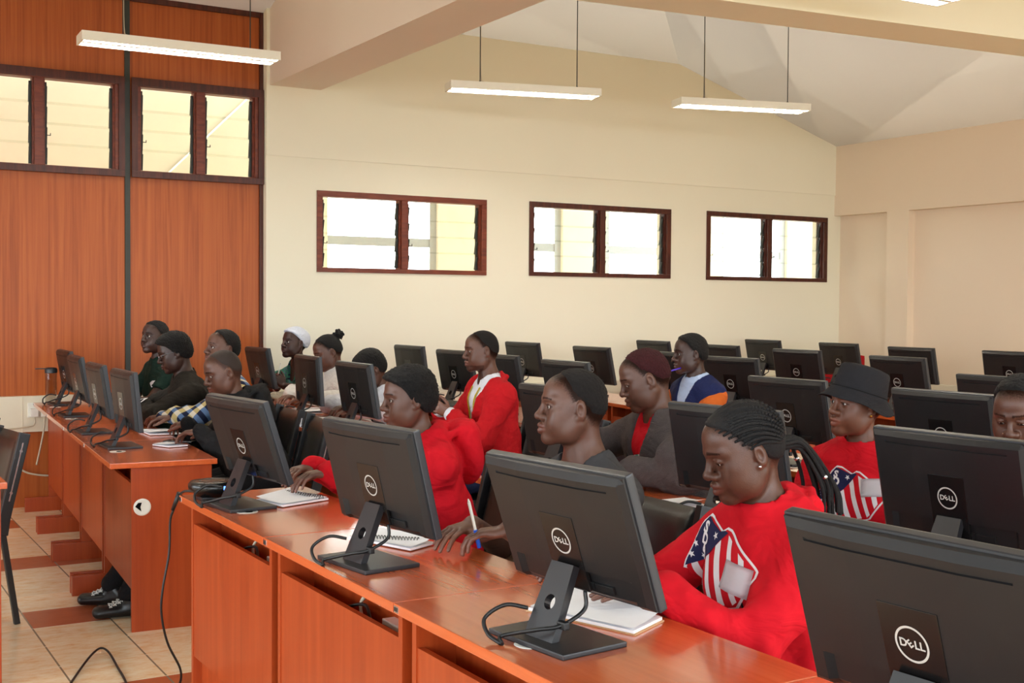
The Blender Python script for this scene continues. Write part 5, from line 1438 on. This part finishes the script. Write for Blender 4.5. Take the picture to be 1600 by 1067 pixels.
# ------------------------------------------------------------------ the people
def braids(c):
    """cornrows laid back over the skull, gathered into long thin braids behind"""
    P, s = c['P'], c['s']
    bm = nbm()
    def bead(p, r, d):
        M = Matrix.Translation(Vector(p)); q = Vector(d).to_track_quat('Z', 'Y').to_matrix().to_4x4()
        bmesh.ops.create_icosphere(bm, subdivisions=1, radius=1.0, matrix=M @ q @ Matrix.Diagonal((r, r, r*1.15, 1)))
    anchor = V3(0, -0.098, -0.020)
    for j in range(19):
        u = (j-9)/9.0
        ang = u*1.28
        st = V3(math.sin(ang)*0.072, 0.068-0.062*abs(u)**2.2, 0.082-0.062*abs(u)**2.0)
        n = 36
        prev = None
        for i in range(n+1):
            t = i/n
            a = st*(1-t)+(anchor+V3(math.sin(ang)*0.02, 0, math.cos(ang)*0.015))*t
            c0 = V3(0, -0.012, 0.030); v = a-c0+V3(math.sin(ang)*0.05, 0, math.cos(ang)*0.05)*math.sin(t*PI)*1.2
            v = v/np.array([0.077, 0.097, 0.083]); v = v/np.linalg.norm(v); p = c0+v*np.array([0.084, 0.104, 0.0905])
            wp = P(*p)
            if prev is not None: bead(wp, 0.0050*s*(0.75+0.35*math.sin(t*PI)), wp-prev)
            prev = wp
    for f in bm.faces: f.smooth = True
    h = obj('cornrow', bm, 'hair_braid', c['body'])
    bm = nbm(); rs = np.random.RandomState(3)
    for j in range(15):
        a = P(*(anchor+V3(rs.uniform(-0.030, 0.030), -0.002, rs.uniform(-0.016, 0.026))))
        # falls behind the shoulder, on the far-back side
        dx, dy, L = rs.uniform(-0.022, 0.030), rs.uniform(-0.15, -0.07), rs.uniform(0.13, 0.22)
        pts = [a, a+V3(dx*0.5, -0.035+dy*0.2, -0.004), a+V3(dx*1.0, -0.05+dy*0.6, -0.35*L), a+V3(dx*1.3, -0.055+dy*0.9, -0.7*L), a+V3(dx*1.5, -0.05+dy, -L)]
        pp = spline(pts, 9); n = len(pp)
        for i in range(1, n):
            d = pp[i]-pp[i-1]; q = Vector(d).to_track_quat('Z', 'Y').to_matrix().to_4x4()
            for k in (0, 0.5):
                bmesh.ops.create_icosphere(bm, subdivisions=1, radius=1.0, matrix=Matrix.Translation(Vector(pp[i-1]+d*k)) @ q @ Matrix.Diagonal((0.0052, 0.0052, 0.0062, 1)))
        if j % 3 == 0:
            beads = nbm(); q = pp[n//3+j]; bmesh.ops.create_icosphere(beads, subdivisions=2, radius=0.0072, matrix=Matrix.Translation(Vector(q))); obj('hair_bead', beads, 'chrome', c['body'])
    for f in bm.faces: f.smooth = True
    obj('braid', bm, 'hair_braid', c['body'])
def ear_stud(c, sd, mat='chrome', r=0.0035, z=-0.030):
    bm = nbm(); bmesh.ops.create_icosphere(bm, subdivisions=2, radius=r, matrix=Matrix.Translation(Vector(c['P'](sd*0.0845, -0.001, z)))); obj('earring', bm, mat, c['body'])
def hood_cords(c, g):
    bm = nbm(); q = lambda x, y, z: c['nb']+c['Rs'] @ V3(x, y, z)
    for x in (-1, 1): tube(bm, [q(x*0.018, 0.112, -0.050), q(x*0.024, 0.130, -0.08), q(x*0.027, 0.134, -0.12), q(x*0.030, 0.136, -0.17)], 0.003, 6)
    obj('hood_cord', bm, 'black_jersey', g)
def chest(c, z, x=0.0): return c['nb']+c['Rs'] @ V3(x, 0, z)

# --- girl with braids, front row
c = person(dict(label='person in red hoodie with shield print and long braids, writing at front desk', chair='black padded chair of the girl with braids', head=(1.80, 2.03, 1.092), face=183, look=160, pitch=20, roll=-3, desk=0.766, lean=0.17, skin='skin_deep', fem=True, s=0.88, res=0.0026, eye=0.42, lid=-0.0035, gaze=(-0.12, 0.88, -0.45), jaw=0.95, cheek=1.03, lips=1.1, nose=1.05,
    L=dict(w=(1.585, 2.035, 0.797), d=(-0.80, 0.60, -0.05), n=(0.05, 0.1, -1), curl=(5, 9, 7), pole=(-0.55, -0.2, -1.0)), R=dict(w=(1.60, 2.33, 0.802), d=(-0.95, 0.15, -0.16), n=(0, 0, -1), curl=(16, 22, 14)), trousers='jeans'))
hair_cap(c, 'hair_braid', 0.0045, 0.0006, shift=0.006, fade=0.02, name='hair'); braids(c); ear_stud(c, -1)
g = garment(c, 'hoodie', 'red_fleece', 0.021, hood=True, hoodscale=0.82, cuff=True, fold=0.005, res=0.0058, seed=11, neckdrop=0.0)
decal(c, g, 'shield_print', shield_layers(), chest(c, -0.108, 0.048), 0.29, -0.10); tag_card(c, g, chest(c, -0.108, -0.022), 0.088, 0.066, -0.14); hood_cords(c, g)
garment(c, 'scarf', 'scarf_cloth', 0.004, arms=False, collar=(0.012, 0.013), neck=0.004, fold=0.001, hem=c['nb'][2]-0.03, res=0.005)

# --- man in grey T-shirt
c = person(dict(label='person in dark grey T-shirt with short hair looking to the front', chair='black padded chair of the man in the grey T-shirt', head=(1.84, 2.775, 1.128), face=180, look=158, pitch=-2, lean=0.10, skin='skin_brown', s=0.875, res=0.0026, foot=0.34, choff=(0.02, 0.13), gaze=(-0.25, 0.97, 0.05), lips=1.12, nose=1.0, jaw=1.04, neckw=1.12,
    L=dict(w=(1.575, 2.67, 0.80), d=(-0.75, 0.5, -0.1), curl=(22, 34, 20)), R=dict(w=(1.575, 2.86, 0.80), d=(-0.9, -0.3, -0.1), curl=(14, 22, 14))))
hair_cap(c, 'hair_short', 0.0045, 0.0010, fade=0.055); g = garment(c, 'tshirt', 'grey_jersey', 0.012, sleeve=0.62, neck=0.012, collar=(-0.022, 0.007), fold=0.004, res=0.0060, neckdrop=0.02, seed=2)
held_pen(c, 'blue pen held by the man in the grey T-shirt', -1, 'white_plastic', 'blue_plastic', (-0.2, 0.1, 0.95), 0.13)

# --- boy in plain red hoodie
c = person(dict(label='person in plain red hoodie with rounded short hair, hands under a monitor', chair='black padded chair of the boy in the plain red hoodie', head=(1.80, 3.73, 1.085), face=176, look=170, pitch=4, desk=0.765, lean=0.13, side=0.04, skin='skin_brown', s=0.85, res=0.0028, gaze=(-0.1, 0.98, 0.1), lips=1.05, build=0.94, jaw=0.93, cheek=0.97, neckw=0.92,
    L=dict(w=(1.56, 3.86, 0.812), d=(-0.95, 0.0, -0.12), curl=(20, 26, 16), pole=(-0.2, -0.3, -1.0)), R=dict(w=(1.565, 4.03, 0.817), d=(-0.93, -0.34, -0.10), curl=(20, 26, 16)), trousers='jeans'))
hair_cap(c, 'hair_black', 0.015, 0.0018, shift=-0.006, puff=0.35, fade=0.014, temple=0.1); g = garment(c, 'hoodie', 'red_fleece', 0.020, hood=True, hoodscale=1.26, cuff=True, fold=0.005, seed=21, res=0.0062)

# --- man in black jacket at the aisle end
c = person(dict(label='person in black jacket with shaved head bending over the aisle desk', chair='black padded chair of the man bending over the aisle desk', head=(1.80, 5.82, 1.068), face=172, look=182, pitch=17, desk=0.732, lean=0.21, skin='skin_brown', s=0.90, res=0.0032, eye=0.7, gaze=(0, 0.9, -0.4), lips=1.05, scalp=0.55,
    L=dict(w=(1.63, 5.62, 0.777), d=(-0.6, 0.7, -0.1), curl=(20, 26, 16)), R=dict(w=(1.675, 6.00, 0.797), d=(-0.20, 0.96, -0.06), n=(0, 0, -1), curl=(22, 34, 20)), fL=(1.27, 5.50), fR=(1.25, 5.74), tL=(1.05, 5.52), tR=(1.05, 5.84), laces=True, shoes='shoe_leather'))
hair_cap(c, 'hair_shaved', 0.0012, 0.0002, shift=0.010, fade=0.05); g = garment(c, 'jacket', 'black_jersey', 0.022, hood=True, hoodscale=1.05, cuff=True, fold=0.005, seed=31)
c2 = g

# --- man in plaid shirt
c = person(dict(label='person in blue and yellow plaid shirt, arm stretched over the desk', chair='black padded chair of the man in the plaid shirt', head=(1.97, 6.38, 1.160), face=176, look=190, pitch=-8, desk=0.732, lean=0.10, skin='skin_brown', s=0.87, res=0.0034, gaze=(0.1, 0.97, 0.2),
    L=dict(w=(1.665, 6.48, 0.787), d=(-0.25, 0.95, -0.08), n=(0, 0, -1), curl=(20, 25, 15)), R=dict(pole=(0.1, -0.3, -1.0), w=(1.71, 6.41, 0.797), d=(-0.7, 0.4, -0.1), curl=(20, 26, 16))))
hair_cap(c, 'hair_black', 0.007, 0.0012); g = garment(c, 'plaid_shirt', 'plaid_cloth', 0.018, fold=0.005, collar=(0.004, 0.009), seed=41)

# --- man with glasses, dark jacket
c = person(dict(label='person with glasses in dark brown-black jacket looking down at a paper', chair='black padded chair of the man with glasses', head=(1.86, 6.93, 1.122), face=172, look=168, pitch=18, elb=True, desk=0.732, lean=0.18, skin='skin_dark', s=0.89, res=0.0034, eye=0.7,
    L=dict(w=(1.66, 6.91, 0.815), d=(-0.92, 0.25, 0.15), n=(0, 0.3, -1), curl=(20, 26, 16)), R=dict(w=(1.66, 7.06, 0.81), d=(-0.92, 0.1, 0.1), curl=(20, 26, 16))))
hair_cap(c, 'hair_black', 0.015, 0.002, shift=-0.006, puff=0.3, fade=0.015); g = garment(c, 'jacket', 'olive_black', 0.022, fold=0.006, collar=(0.012, 0.014), seed=51)
bm = nbm()
for sd in (-1, 1):
    tube(bm, [Vector(c['P'](sd*0.032+0.019*math.cos(a), 0.100, 0.004+0.015*math.sin(a))) for a in [i*PI/8 for i in range(17)]], 0.0012, 5, 2)
    tube(bm, [Vector(c['P'](sd*0.051, 0.098, 0.008)), Vector(c['P'](sd*0.072, 0.06, 0.010)), Vector(c['P'](sd*0.083, -0.01, 0.010))], 0.0016, 5, 3)
tube(bm, [Vector(c['P'](-0.013, 0.100, 0.008)), Vector(c['P'](0, 0.106, 0.010)), Vector(c['P'](0.013, 0.100, 0.008))], 0.0012, 5, 3)
obj('glasses', bm, 'steel_rim', c['body'])
tag_card(c, g, chest(c, -0.16, -0.075), 0.07, 0.055, 0.2)
S, E, W, d, n, sp = c['arms'][-1]
bm = nbm()
for k in (0.80, 0.86, 0.92): cyl(bm, E+(W-E)*k, E+(W-E)*(k+0.02), 0.0475-0.016*k, n=18)
obj('cuff_stripe', bm, 'white_fleece', g)
t = thing('paper_sheet', 'white sheet held up by the man with glasses', 'paper', (1.60, 6.90, 0.83)); bm = nbm(); M = Matrix.Rotation(-0.5, 4, 'Y') @ Matrix.Rotation(0.3, 4, 'Z'); box(bm, -0.07, 0.07, -0.10, 0.10, -0.0006, 0.0006, M=M); obj('sheet', bm, 'paper', t)

# --- woman in dark green polo
c = person(dict(label='person in dark green polo shirt with cornrow hair by the partition', chair='black padded chair of the woman in the dark green polo', head=(1.95, 7.72, 1.190), face=192, look=206, pitch=-4, elb=True, desk=0.732, lean=0.16, skin='skin_dark', fem=True, s=0.86, res=0.0036, gaze=(0.1, 0.97, 0.15), jaw=0.94,
    L=dict(w=(1.70, 7.66, 0.812), d=(-0.8, 0.5, -0.1), curl=(20, 25, 15)), R=dict(w=(1.70, 7.90, 0.812), d=(-0.9, -0.2, -0.1), curl=(20, 25, 15))))
hair_cap(c, 'hair_braid', 0.005, 0.0014, shift=0.002); g = garment(c, 'polo_shirt', 'dark_green', 0.014, sleeve=0.6, collar=(0.004, 0.010), fold=0.004, seed=61)
decal(c, g, 'chest_badge', [([[(-0.5, 0.1), (-0.1, 0.45), (0.5, 0.5), (0.1, 0.1), (0.25, -0.35), (-0.2, -0.5)]], 'print_white')], chest(c, -0.115, -0.06), 0.045)

# --- woman in headwrap
c = person(dict(label='person in white headwrap and green leaf-print dress holding a pen', chair='black padded chair of the woman in the white headwrap', head=(3.04, 8.16, 1.128), face=186, look=196, pitch=-6, elb=True, lean=0.25, skin='skin_dark', fem=True, s=0.90, res=0.0036, gaze=(0.05, 0.97, 0.2), lips=1.1,
    L=dict(w=(2.90, 7.98, 0.835), d=(-0.55, 0.1, 0.80), n=(-0.3, 0.9, 0.3), curl=(50, 55, 35)), R=dict(w=(2.91, 8.14, 0.812), d=(-0.7, -0.5, 0.35), curl=(20, 26, 16))))
def wrap_extra(F, c):
    P, s = c['P'], c['s']; F.ell(P(0, -0.075, 0.040), c['Rh'], V3(0.066, 0.060, 0.062)*s, 0.03*s); F.ell(P(0, -0.115, 0.012), c['Rh'], V3(0.032, 0.028, 0.040)*s, 0.02*s)
hair_cap(c, 'white_wrap', 0.013, 0.0008, line=([-0.13, -0.05, 0.0, 0.03, 0.06, 0.1], [-0.060, -0.045, 0.002, 0.030, 0.052, 0.066]), fade=0.012, name='headwrap', extra=wrap_extra)
g = garment(c, 'dress', 'leafy_cloth', 0.018, sleeve=0.9, neckdrop=0.055, fold=0.005, seed=71)
held_pen(c, 'white and red pen in the hand of the woman in the headwrap', -1, 'white_plastic', 'red_fabric', (0.25, 0.05, 0.95), 0.13, 0.07)
S, E, W, d, n, sp = c['arms'][1]; bm = nbm(); cyl(bm, E+(W-E)*0.9, E+(W-E)*0.96, 0.030, n=18); obj('bracelet', bm, 'white_plastic', c['body'])

# --- white hoodie with hair puff
c = person(dict(label='person in white hoodie with a puff of tied hair, writing', chair='black padded chair of the person in the white hoodie', head=(2.96, 7.33, 1.095), face=180, look=176, pitch=22, elb=True, lean=0.21, skin='skin_brown', fem=True, s=0.92, res=0.0036, eye=0.6,
    L=dict(w=(2.71, 7.03, 0.797), d=(-0.8, 0.5, -0.05), curl=(20, 26, 16), pole=(-1.0, -0.3, -0.6)), R=dict(w=(2.72, 7.32, 0.802), d=(-0.8, -0.4, -0.05), curl=(20, 26, 16))))
def puff_extra(F, c):
    P, s = c['P'], c['s']; p = P(0, -0.115, 0.085); F.rc(P(0, -0.09, 0.07), p, 0.022*s, 0.026*s, 0.012)
    rs = np.random.RandomState(5)
    for i in range(60): v = unit(rs.randn(3)+V3(0, -0.5, 0.3)); F.rc(p, p+v*rs.uniform(0.030, 0.042)*s, 0.012*s, 0.006*s, 0.006)
hair_cap(c, 'hair_black', 0.005, 0.0006, puff=0.01, extra=puff_extra); g = garment(c, 'hoodie', 'white_fleece', 0.022, hood=True, cuff=True, fold=0.006, seed=81)

# --- man in white shirt bending down
c = person(dict(label='person in white shirt with black hair bent low behind a monitor', chair='black padded chair of the man in the white shirt', head=(2.84, 6.39, 1.035), face=184, look=176, pitch=26, elb=True, lean=0.34, skin='skin_deep', s=0.88, res=0.0036, eye=0.6,
    L=dict(w=(2.68, 6.20, 0.802), d=(-0.8, 0.4, -0.05), curl=(20, 26, 16)), R=dict(w=(2.735, 6.46, 0.802), d=(-0.9, -0.2, -0.05), curl=(20, 26, 16))))
hair_cap(c, 'hair_black', 0.012, 0.0015, shift=-0.004, puff=0.2, fade=0.014); g = garment(c, 'shirt', 'white_shirt', 0.018, collar=(0.006, 0.010), fold=0.006, seed=91)
bm = nbm()
for k in range(4):
    p = chest(c, -0.05-0.06*k); hit = BVHTree.FromPolygons([v.co[:] for v in g.data.vertices], [q.vertices[:] for q in g.data.polygons]).ray_cast(Vector(p)+Vector((0, 0.5, 0)), Vector((0, -1, 0)))
    if hit[0] is not None: cyl(bm, hit[0]-Vector((0, 0.001, 0)), hit[0]+Vector((0, 0.003, 0)), 0.006, n=10)
obj('button', bm, 'black_jersey', g)

# --- man in red blazer
c = person(dict(label='person in red blazer over white shirt with raised clasped hands', chair='black padded chair under the man in the red blazer', head=(3.03, 5.42, 1.172), face=172, look=168, pitch=4, lean=0.09, skin='skin_brown', s=0.865, res=0.0030, eye=0.55, lid=-0.001, gaze=(0, 0.94, -0.3), jaw=1.0, beard=(0.5, 0.45, 0.45), build=1.03,
    L=dict(w=(2.845, 5.405, 0.855), d=(-0.80, 0.34, 0.45), n=(0.2, 0.95, 0.1), curl=(20, 26, 16), pole=(-0.7, -0.6, -1.0)), R=dict(w=(2.83, 5.50, 0.865), d=(-0.82, -0.15, 0.45), n=(0, -0.95, 0.1), curl=(20, 26, 16)), trousers='jeans'))
hair_cap(c, 'hair_short', 0.0018, 0.0003, fade=0.045); sh_ = garment(c, 'shirt', 'white_shirt', 0.010, cuff=True, collar=(0.008, 0.010), fold=0.002, seed=5, armscale=0.92)
def lapels(F, c):
    q = lambda x, y, z: c['nb']+c['Rs'] @ V3(x, y, z)
    for x in (-1, 1):
        F.chain([q(x*0.078, -0.03, 0.034), q(x*0.072, 0.045, 0.008), q(x*0.074, 0.096, -0.055)], [0.010, 0.012, 0.013], 0.010)
        F.chain([q(x*0.074, 0.096, -0.055), q(x*0.050, 0.118, -0.13), q(x*0.016, 0.132, -0.245)], [0.015, 0.013, 0.006], 0.008)
    F.chain([q(-0.078, -0.03, 0.034), q(-0.05, -0.075, 0.040), q(0.05, -0.075, 0.040), q(0.078, -0.03, 0.034)], [0.012]*4, 0.01)
g = garment(c, 'blazer', 'blazer_red', 0.024, V=c['nb'][2]-0.29, vw=0.105, fold=0.004, seed=95, extra=lapels, neck=0.022, hem=0.50)
bm = nbm(); q = lambda x, y, z: c['nb']+c['Rs'] @ V3(x, y, z)
Ps, Qs = torso_surface(c, sh_); bvs = BVHTree.FromPolygons([tuple(v) for v in Ps], [tuple(v) for v in Qs])
for x in (-1, 1):
    pr = None
    for k in range(13):
        u = k/12; p = q(x*(0.050*(1-u)+0.006), 0, -0.005-0.24*u); h_t = bvs.ray_cast(Vector(p)+Vector((0, 0.5, 0)), Vector((0, -1, 0)))
        y_ = h_t[0].y+0.006 if h_t[0] is not None else p[1]+0.12
        a, b_ = bm.verts.new((p[0]-0.008, y_, p[2])), bm.verts.new((p[0]+0.008, y_, p[2]))
        if pr: bm.faces.new((pr[0], pr[1], b_, a))
        pr = (a, b_)
bmesh.ops.solidify(bm, geom=bm.faces[:], thickness=0.002); obj('lanyard', bm, 'yellow_ribbon', c['top'])
S, E, W, d, n, sp = c['arms'][-1]; bm = nbm(); ax_ = unit(W-E); o_ = unit(np.cross(ax_, V3(0, 0, 1)))
for k in range(3): p = E+(W-E)*(0.70+0.075*k)-o_*0.0-V3(0.034, 0, 0.0)-V3(0, 0, 0.012); bmesh.ops.create_icosphere(bm, subdivisions=2, radius=0.0065, matrix=Matrix.Translation(Vector(p)))
obj('cuff_button', bm, 'gold', g)

# --- man in grey fleece, reddish hair
def drape(F, c):
    S, E, W, d, n, sp = c['arms'][-1]; F.rc(S+V3(0, -0.02, 0.0), E+V3(0, -0.01, 0.04), 0.070, 0.074, 0.012); F.rc(S+V3(-0.0, 0.05, -0.02), E+V3(0.03, 0.03, 0.07), 0.052, 0.062, 0.012); F.rc(S+V3(-0.03, -0.05, -0.06), E+V3(-0.02, -0.03, 0.03), 0.045, 0.05, 0.010)
c = person(dict(label='person in grey fleece with short reddish hair looking down, elbow on desk', chair='black padded chair of the man in the grey fleece', head=(2.80, 3.72, 1.128), face=172, look=152, pitch=20, elb=True, lean=0.17, side=-0.02, skin='skin_brown', s=0.94, res=0.0028, eye=0.5, lid=-0.002, gaze=(0, 0.85, -0.5), lips=1.08, build=1.1,
    L=dict(w=(2.56, 3.52, 0.812), d=(-0.9, 0.4, -0.05), curl=(20, 26, 16), pole=(-0.9, 0.0, -0.9)), R=dict(w=(2.665, 3.86, 0.812), d=(-0.9, -0.1, -0.05), curl=(20, 26, 16))))
hair_cap(c, 'hair_reddish', 0.0055, 0.0012, fade=0.05); sh_ = garment(c, 'tshirt', 'red_fleece', 0.010, arms=False, fold=0.002, neck=0.006)
decal(c, sh_, 'chest_print', [([[(-0.4, -0.5), (0.4, -0.5), (0.3, 0.5), (-0.3, 0.4)]], 'scarf_cloth'), ([star(0.0, 0.1, 0.3)], 'purple_plastic')], chest(c, -0.15, 0.0), 0.085)
g = garment(c, 'fleece_jacket', 'grey_fleece', 0.026, V=c['nb'][2]-0.32, fold=0.006, seed=99, extra=drape, neck=0.020)
bm = nbm(); q = lambda x, y, z: c['nb']+c['Rs'] @ V3(x, y, z)
pts = [q(0.02, 0.150, -0.26), q(0.055, 0.135, -0.12), q(0.088, 0.055, 0.012), q(0.07, -0.055, 0.052), q(0, -0.085, 0.060), q(-0.07, -0.055, 0.052), q(-0.088, 0.055, 0.012), q(-0.055, 0.135, -0.12), q(-0.02, 0.150, -0.26)]
tube(bm, pts, 0.014, 8, 8); obj('jacket_collar', bm, 'black_jersey', g)

# --- man in navy waistcoat with orange sleeves
c = person(dict(label='person in navy waistcoat over orange-sleeved knit, pen at the chin', chair='black padded chair of the man in the navy waistcoat', head=(4.14, 5.10, 1.152), face=176, look=160, pitch=3, lean=0.09, skin='skin_dark', s=0.875, res=0.0032, gaze=(-0.1, 0.98, 0.05), jaw=0.97,
    L=dict(w=(3.86, 5.05, 0.812), d=(-0.8, 0.4, -0.05), curl=(20, 26, 16)), R=dict(w=(3.965, 5.165, 0.975), d=(0.10, -0.45, 0.80), n=(0.95, 0.1, 0.1), curl=(50, 60, 40), thumb=0.2, pole=(0.5, 0.1, -1.0))))
hair_cap(c, 'hair_black', 0.009, 0.0012, shift=0.004, fade=0.035); g = garment(c, 'knit_jumper', 'orange_knit', 0.008, fold=0.002, neck=0.016, seed=12, armscale=1.12); garment(c, 'shirt_collar', 'lightblue_shirt', 0.019, arms=False, collar=(0.010, 0.012), fold=0.001, neck=0.006, hem=c['nb'][2]-0.16)
v = garment(c, 'waistcoat', 'navy_knit', 0.027, arms=False, V=c['nb'][2]-0.20, fold=0.002, neck=0.030)
held_pen(c, 'purple pen held to the mouth by the man in the navy waistcoat', 1, 'purple_plastic', None, (0.8, -0.35, 0.25), 0.13, 0.10)
decal(c, v, 'chest_badge', [([[(-0.5, -0.4), (0.3, -0.5), (0.5, 0.1), (0.1, 0.5), (-0.2, 0.0)]], 'print_white')], chest(c, -0.145, -0.075), 0.022)

# --- girl in bucket hat
c = person(dict(label='person in black bucket hat and red hoodie with shield print', chair='black padded chair of the girl in the bucket hat', head=(2.93, 2.765, 1.100), face=202, look=172, pitch=-2, roll=-4, elb=True, lean=0.10, skin='skin_warm', fem=True, s=0.87, res=0.0027, eye=0.55, gaze=(0.1, 0.98, -0.1), lips=1.1, jaw=0.96,
    L=dict(w=(2.80, 2.62, 0.655), d=(-0.8, 0.5, -0.05), curl=(20, 26, 16), lap=True), R=dict(w=(2.78, 2.80, 0.655), d=(-0.85, -0.4, -0.05), curl=(20, 26, 16), lap=True), trousers='jeans'))
hair_cap(c, 'hair_black', 0.007, 0.001); ear_stud(c, -1, 'gold', 0.0045, -0.034)
bm = nbm(); n = 48; P = c['P']; s = c['s']
prof = [(0.0, 0.128, 0), (0.050, 0.127, 0), (0.080, 0.120, 0), (0.088, 0.112, 0), (0.094, 0.070, 0), (0.099, 0.032, 0), (0.1005, 0.028, 0), (0.118, 0.006, 1), (0.137, -0.014, 1), (0.138, -0.017, 1), (0.118, 0.001, 1), (0.0985, 0.022, 0), (0.090, 0.070, 0), (0.083, 0.110, 0)]
rings = []; tiltm = rotm('x', 14)
for r_, z_, br in prof:
    ring_ = []
    for i in range(n):
        a = 2*PI*i/n; wob = (0.006*math.sin(3*a+0.6)+0.004*math.sin(5*a)) if br else 0.0015*math.sin(4*a+z_*60)
        p = tiltm @ V3(r_*0.90*math.cos(a), r_*1.10*math.sin(a), z_-0.0+wob*(1 if br else 0)-0.010*(br*math.cos(a)**2))
        ring_.append(bm.verts.new(Vector(P(p[0], p[1]-0.001, p[2]+0.014))))
    rings.append(ring_)
for A_, B_ in zip(rings[:-1], rings[1:]):
    for i in range(n): f = bm.faces.new((A_[i], A_[(i+1) % n], B_[(i+1) % n], B_[i])); f.smooth = True
bmesh.ops.remove_doubles(bm, verts=bm.verts, dist=1e-5); bmesh.ops.recalc_face_normals(bm, faces=bm.faces)
hat = obj('bucket_hat', bm, 'black_hat', c['top'])
bm = nbm()
for zz, rr in ((0.030, 0.1012),):
    tube(bm, [Vector(P(*(lambda p: (p[0], p[1]-0.001, p[2]+0.014))(tiltm @ V3(rr*0.90*math.cos(a), rr*1.10*math.sin(a), zz)))) for a in [i*PI/20 for i in range(41)]], 0.0016, 5, 2)
obj('hat_seam', bm, 'black_jersey', hat)
g = garment(c, 'hoodie', 'red_fleece', 0.020, hood=True, cuff=True, fold=0.004, res=0.0060, seed=17)
decal(c, g, 'shield_print', shield_layers(), chest(c, -0.120, -0.012), 0.255, -0.02); tag_card(c, g, chest(c, -0.078, -0.092), 0.105, 0.058, 0.02)

# --- man at the right edge
c = person(dict(label='person with bowed head and short hair cut off at the right edge', chair='black padded chair of the man at the right edge', head=(2.91, 2.145, 1.118), face=186, look=196, pitch=18, elb=True, lean=0.14, skin='skin_deep', s=0.86, res=0.0028, eye=0.36, lid=-0.004, gaze=(0, 0.85, -0.5),
    L=dict(w=(2.80, 2.02, 0.655), d=(-0.8, 0.5, -0.05), curl=(20, 26, 16), lap=True), R=dict(w=(2.80, 2.22, 0.655), d=(-0.85, -0.4, -0.05), curl=(20, 26, 16), lap=True)))
hair_cap(c, 'hair_black', 0.008, 0.0014, fade=0.04); g = garment(c, 'jacket', 'black_jersey', 0.02, cuff=True, fold=0.005, collar=(0.006, 0.010), seed=19)
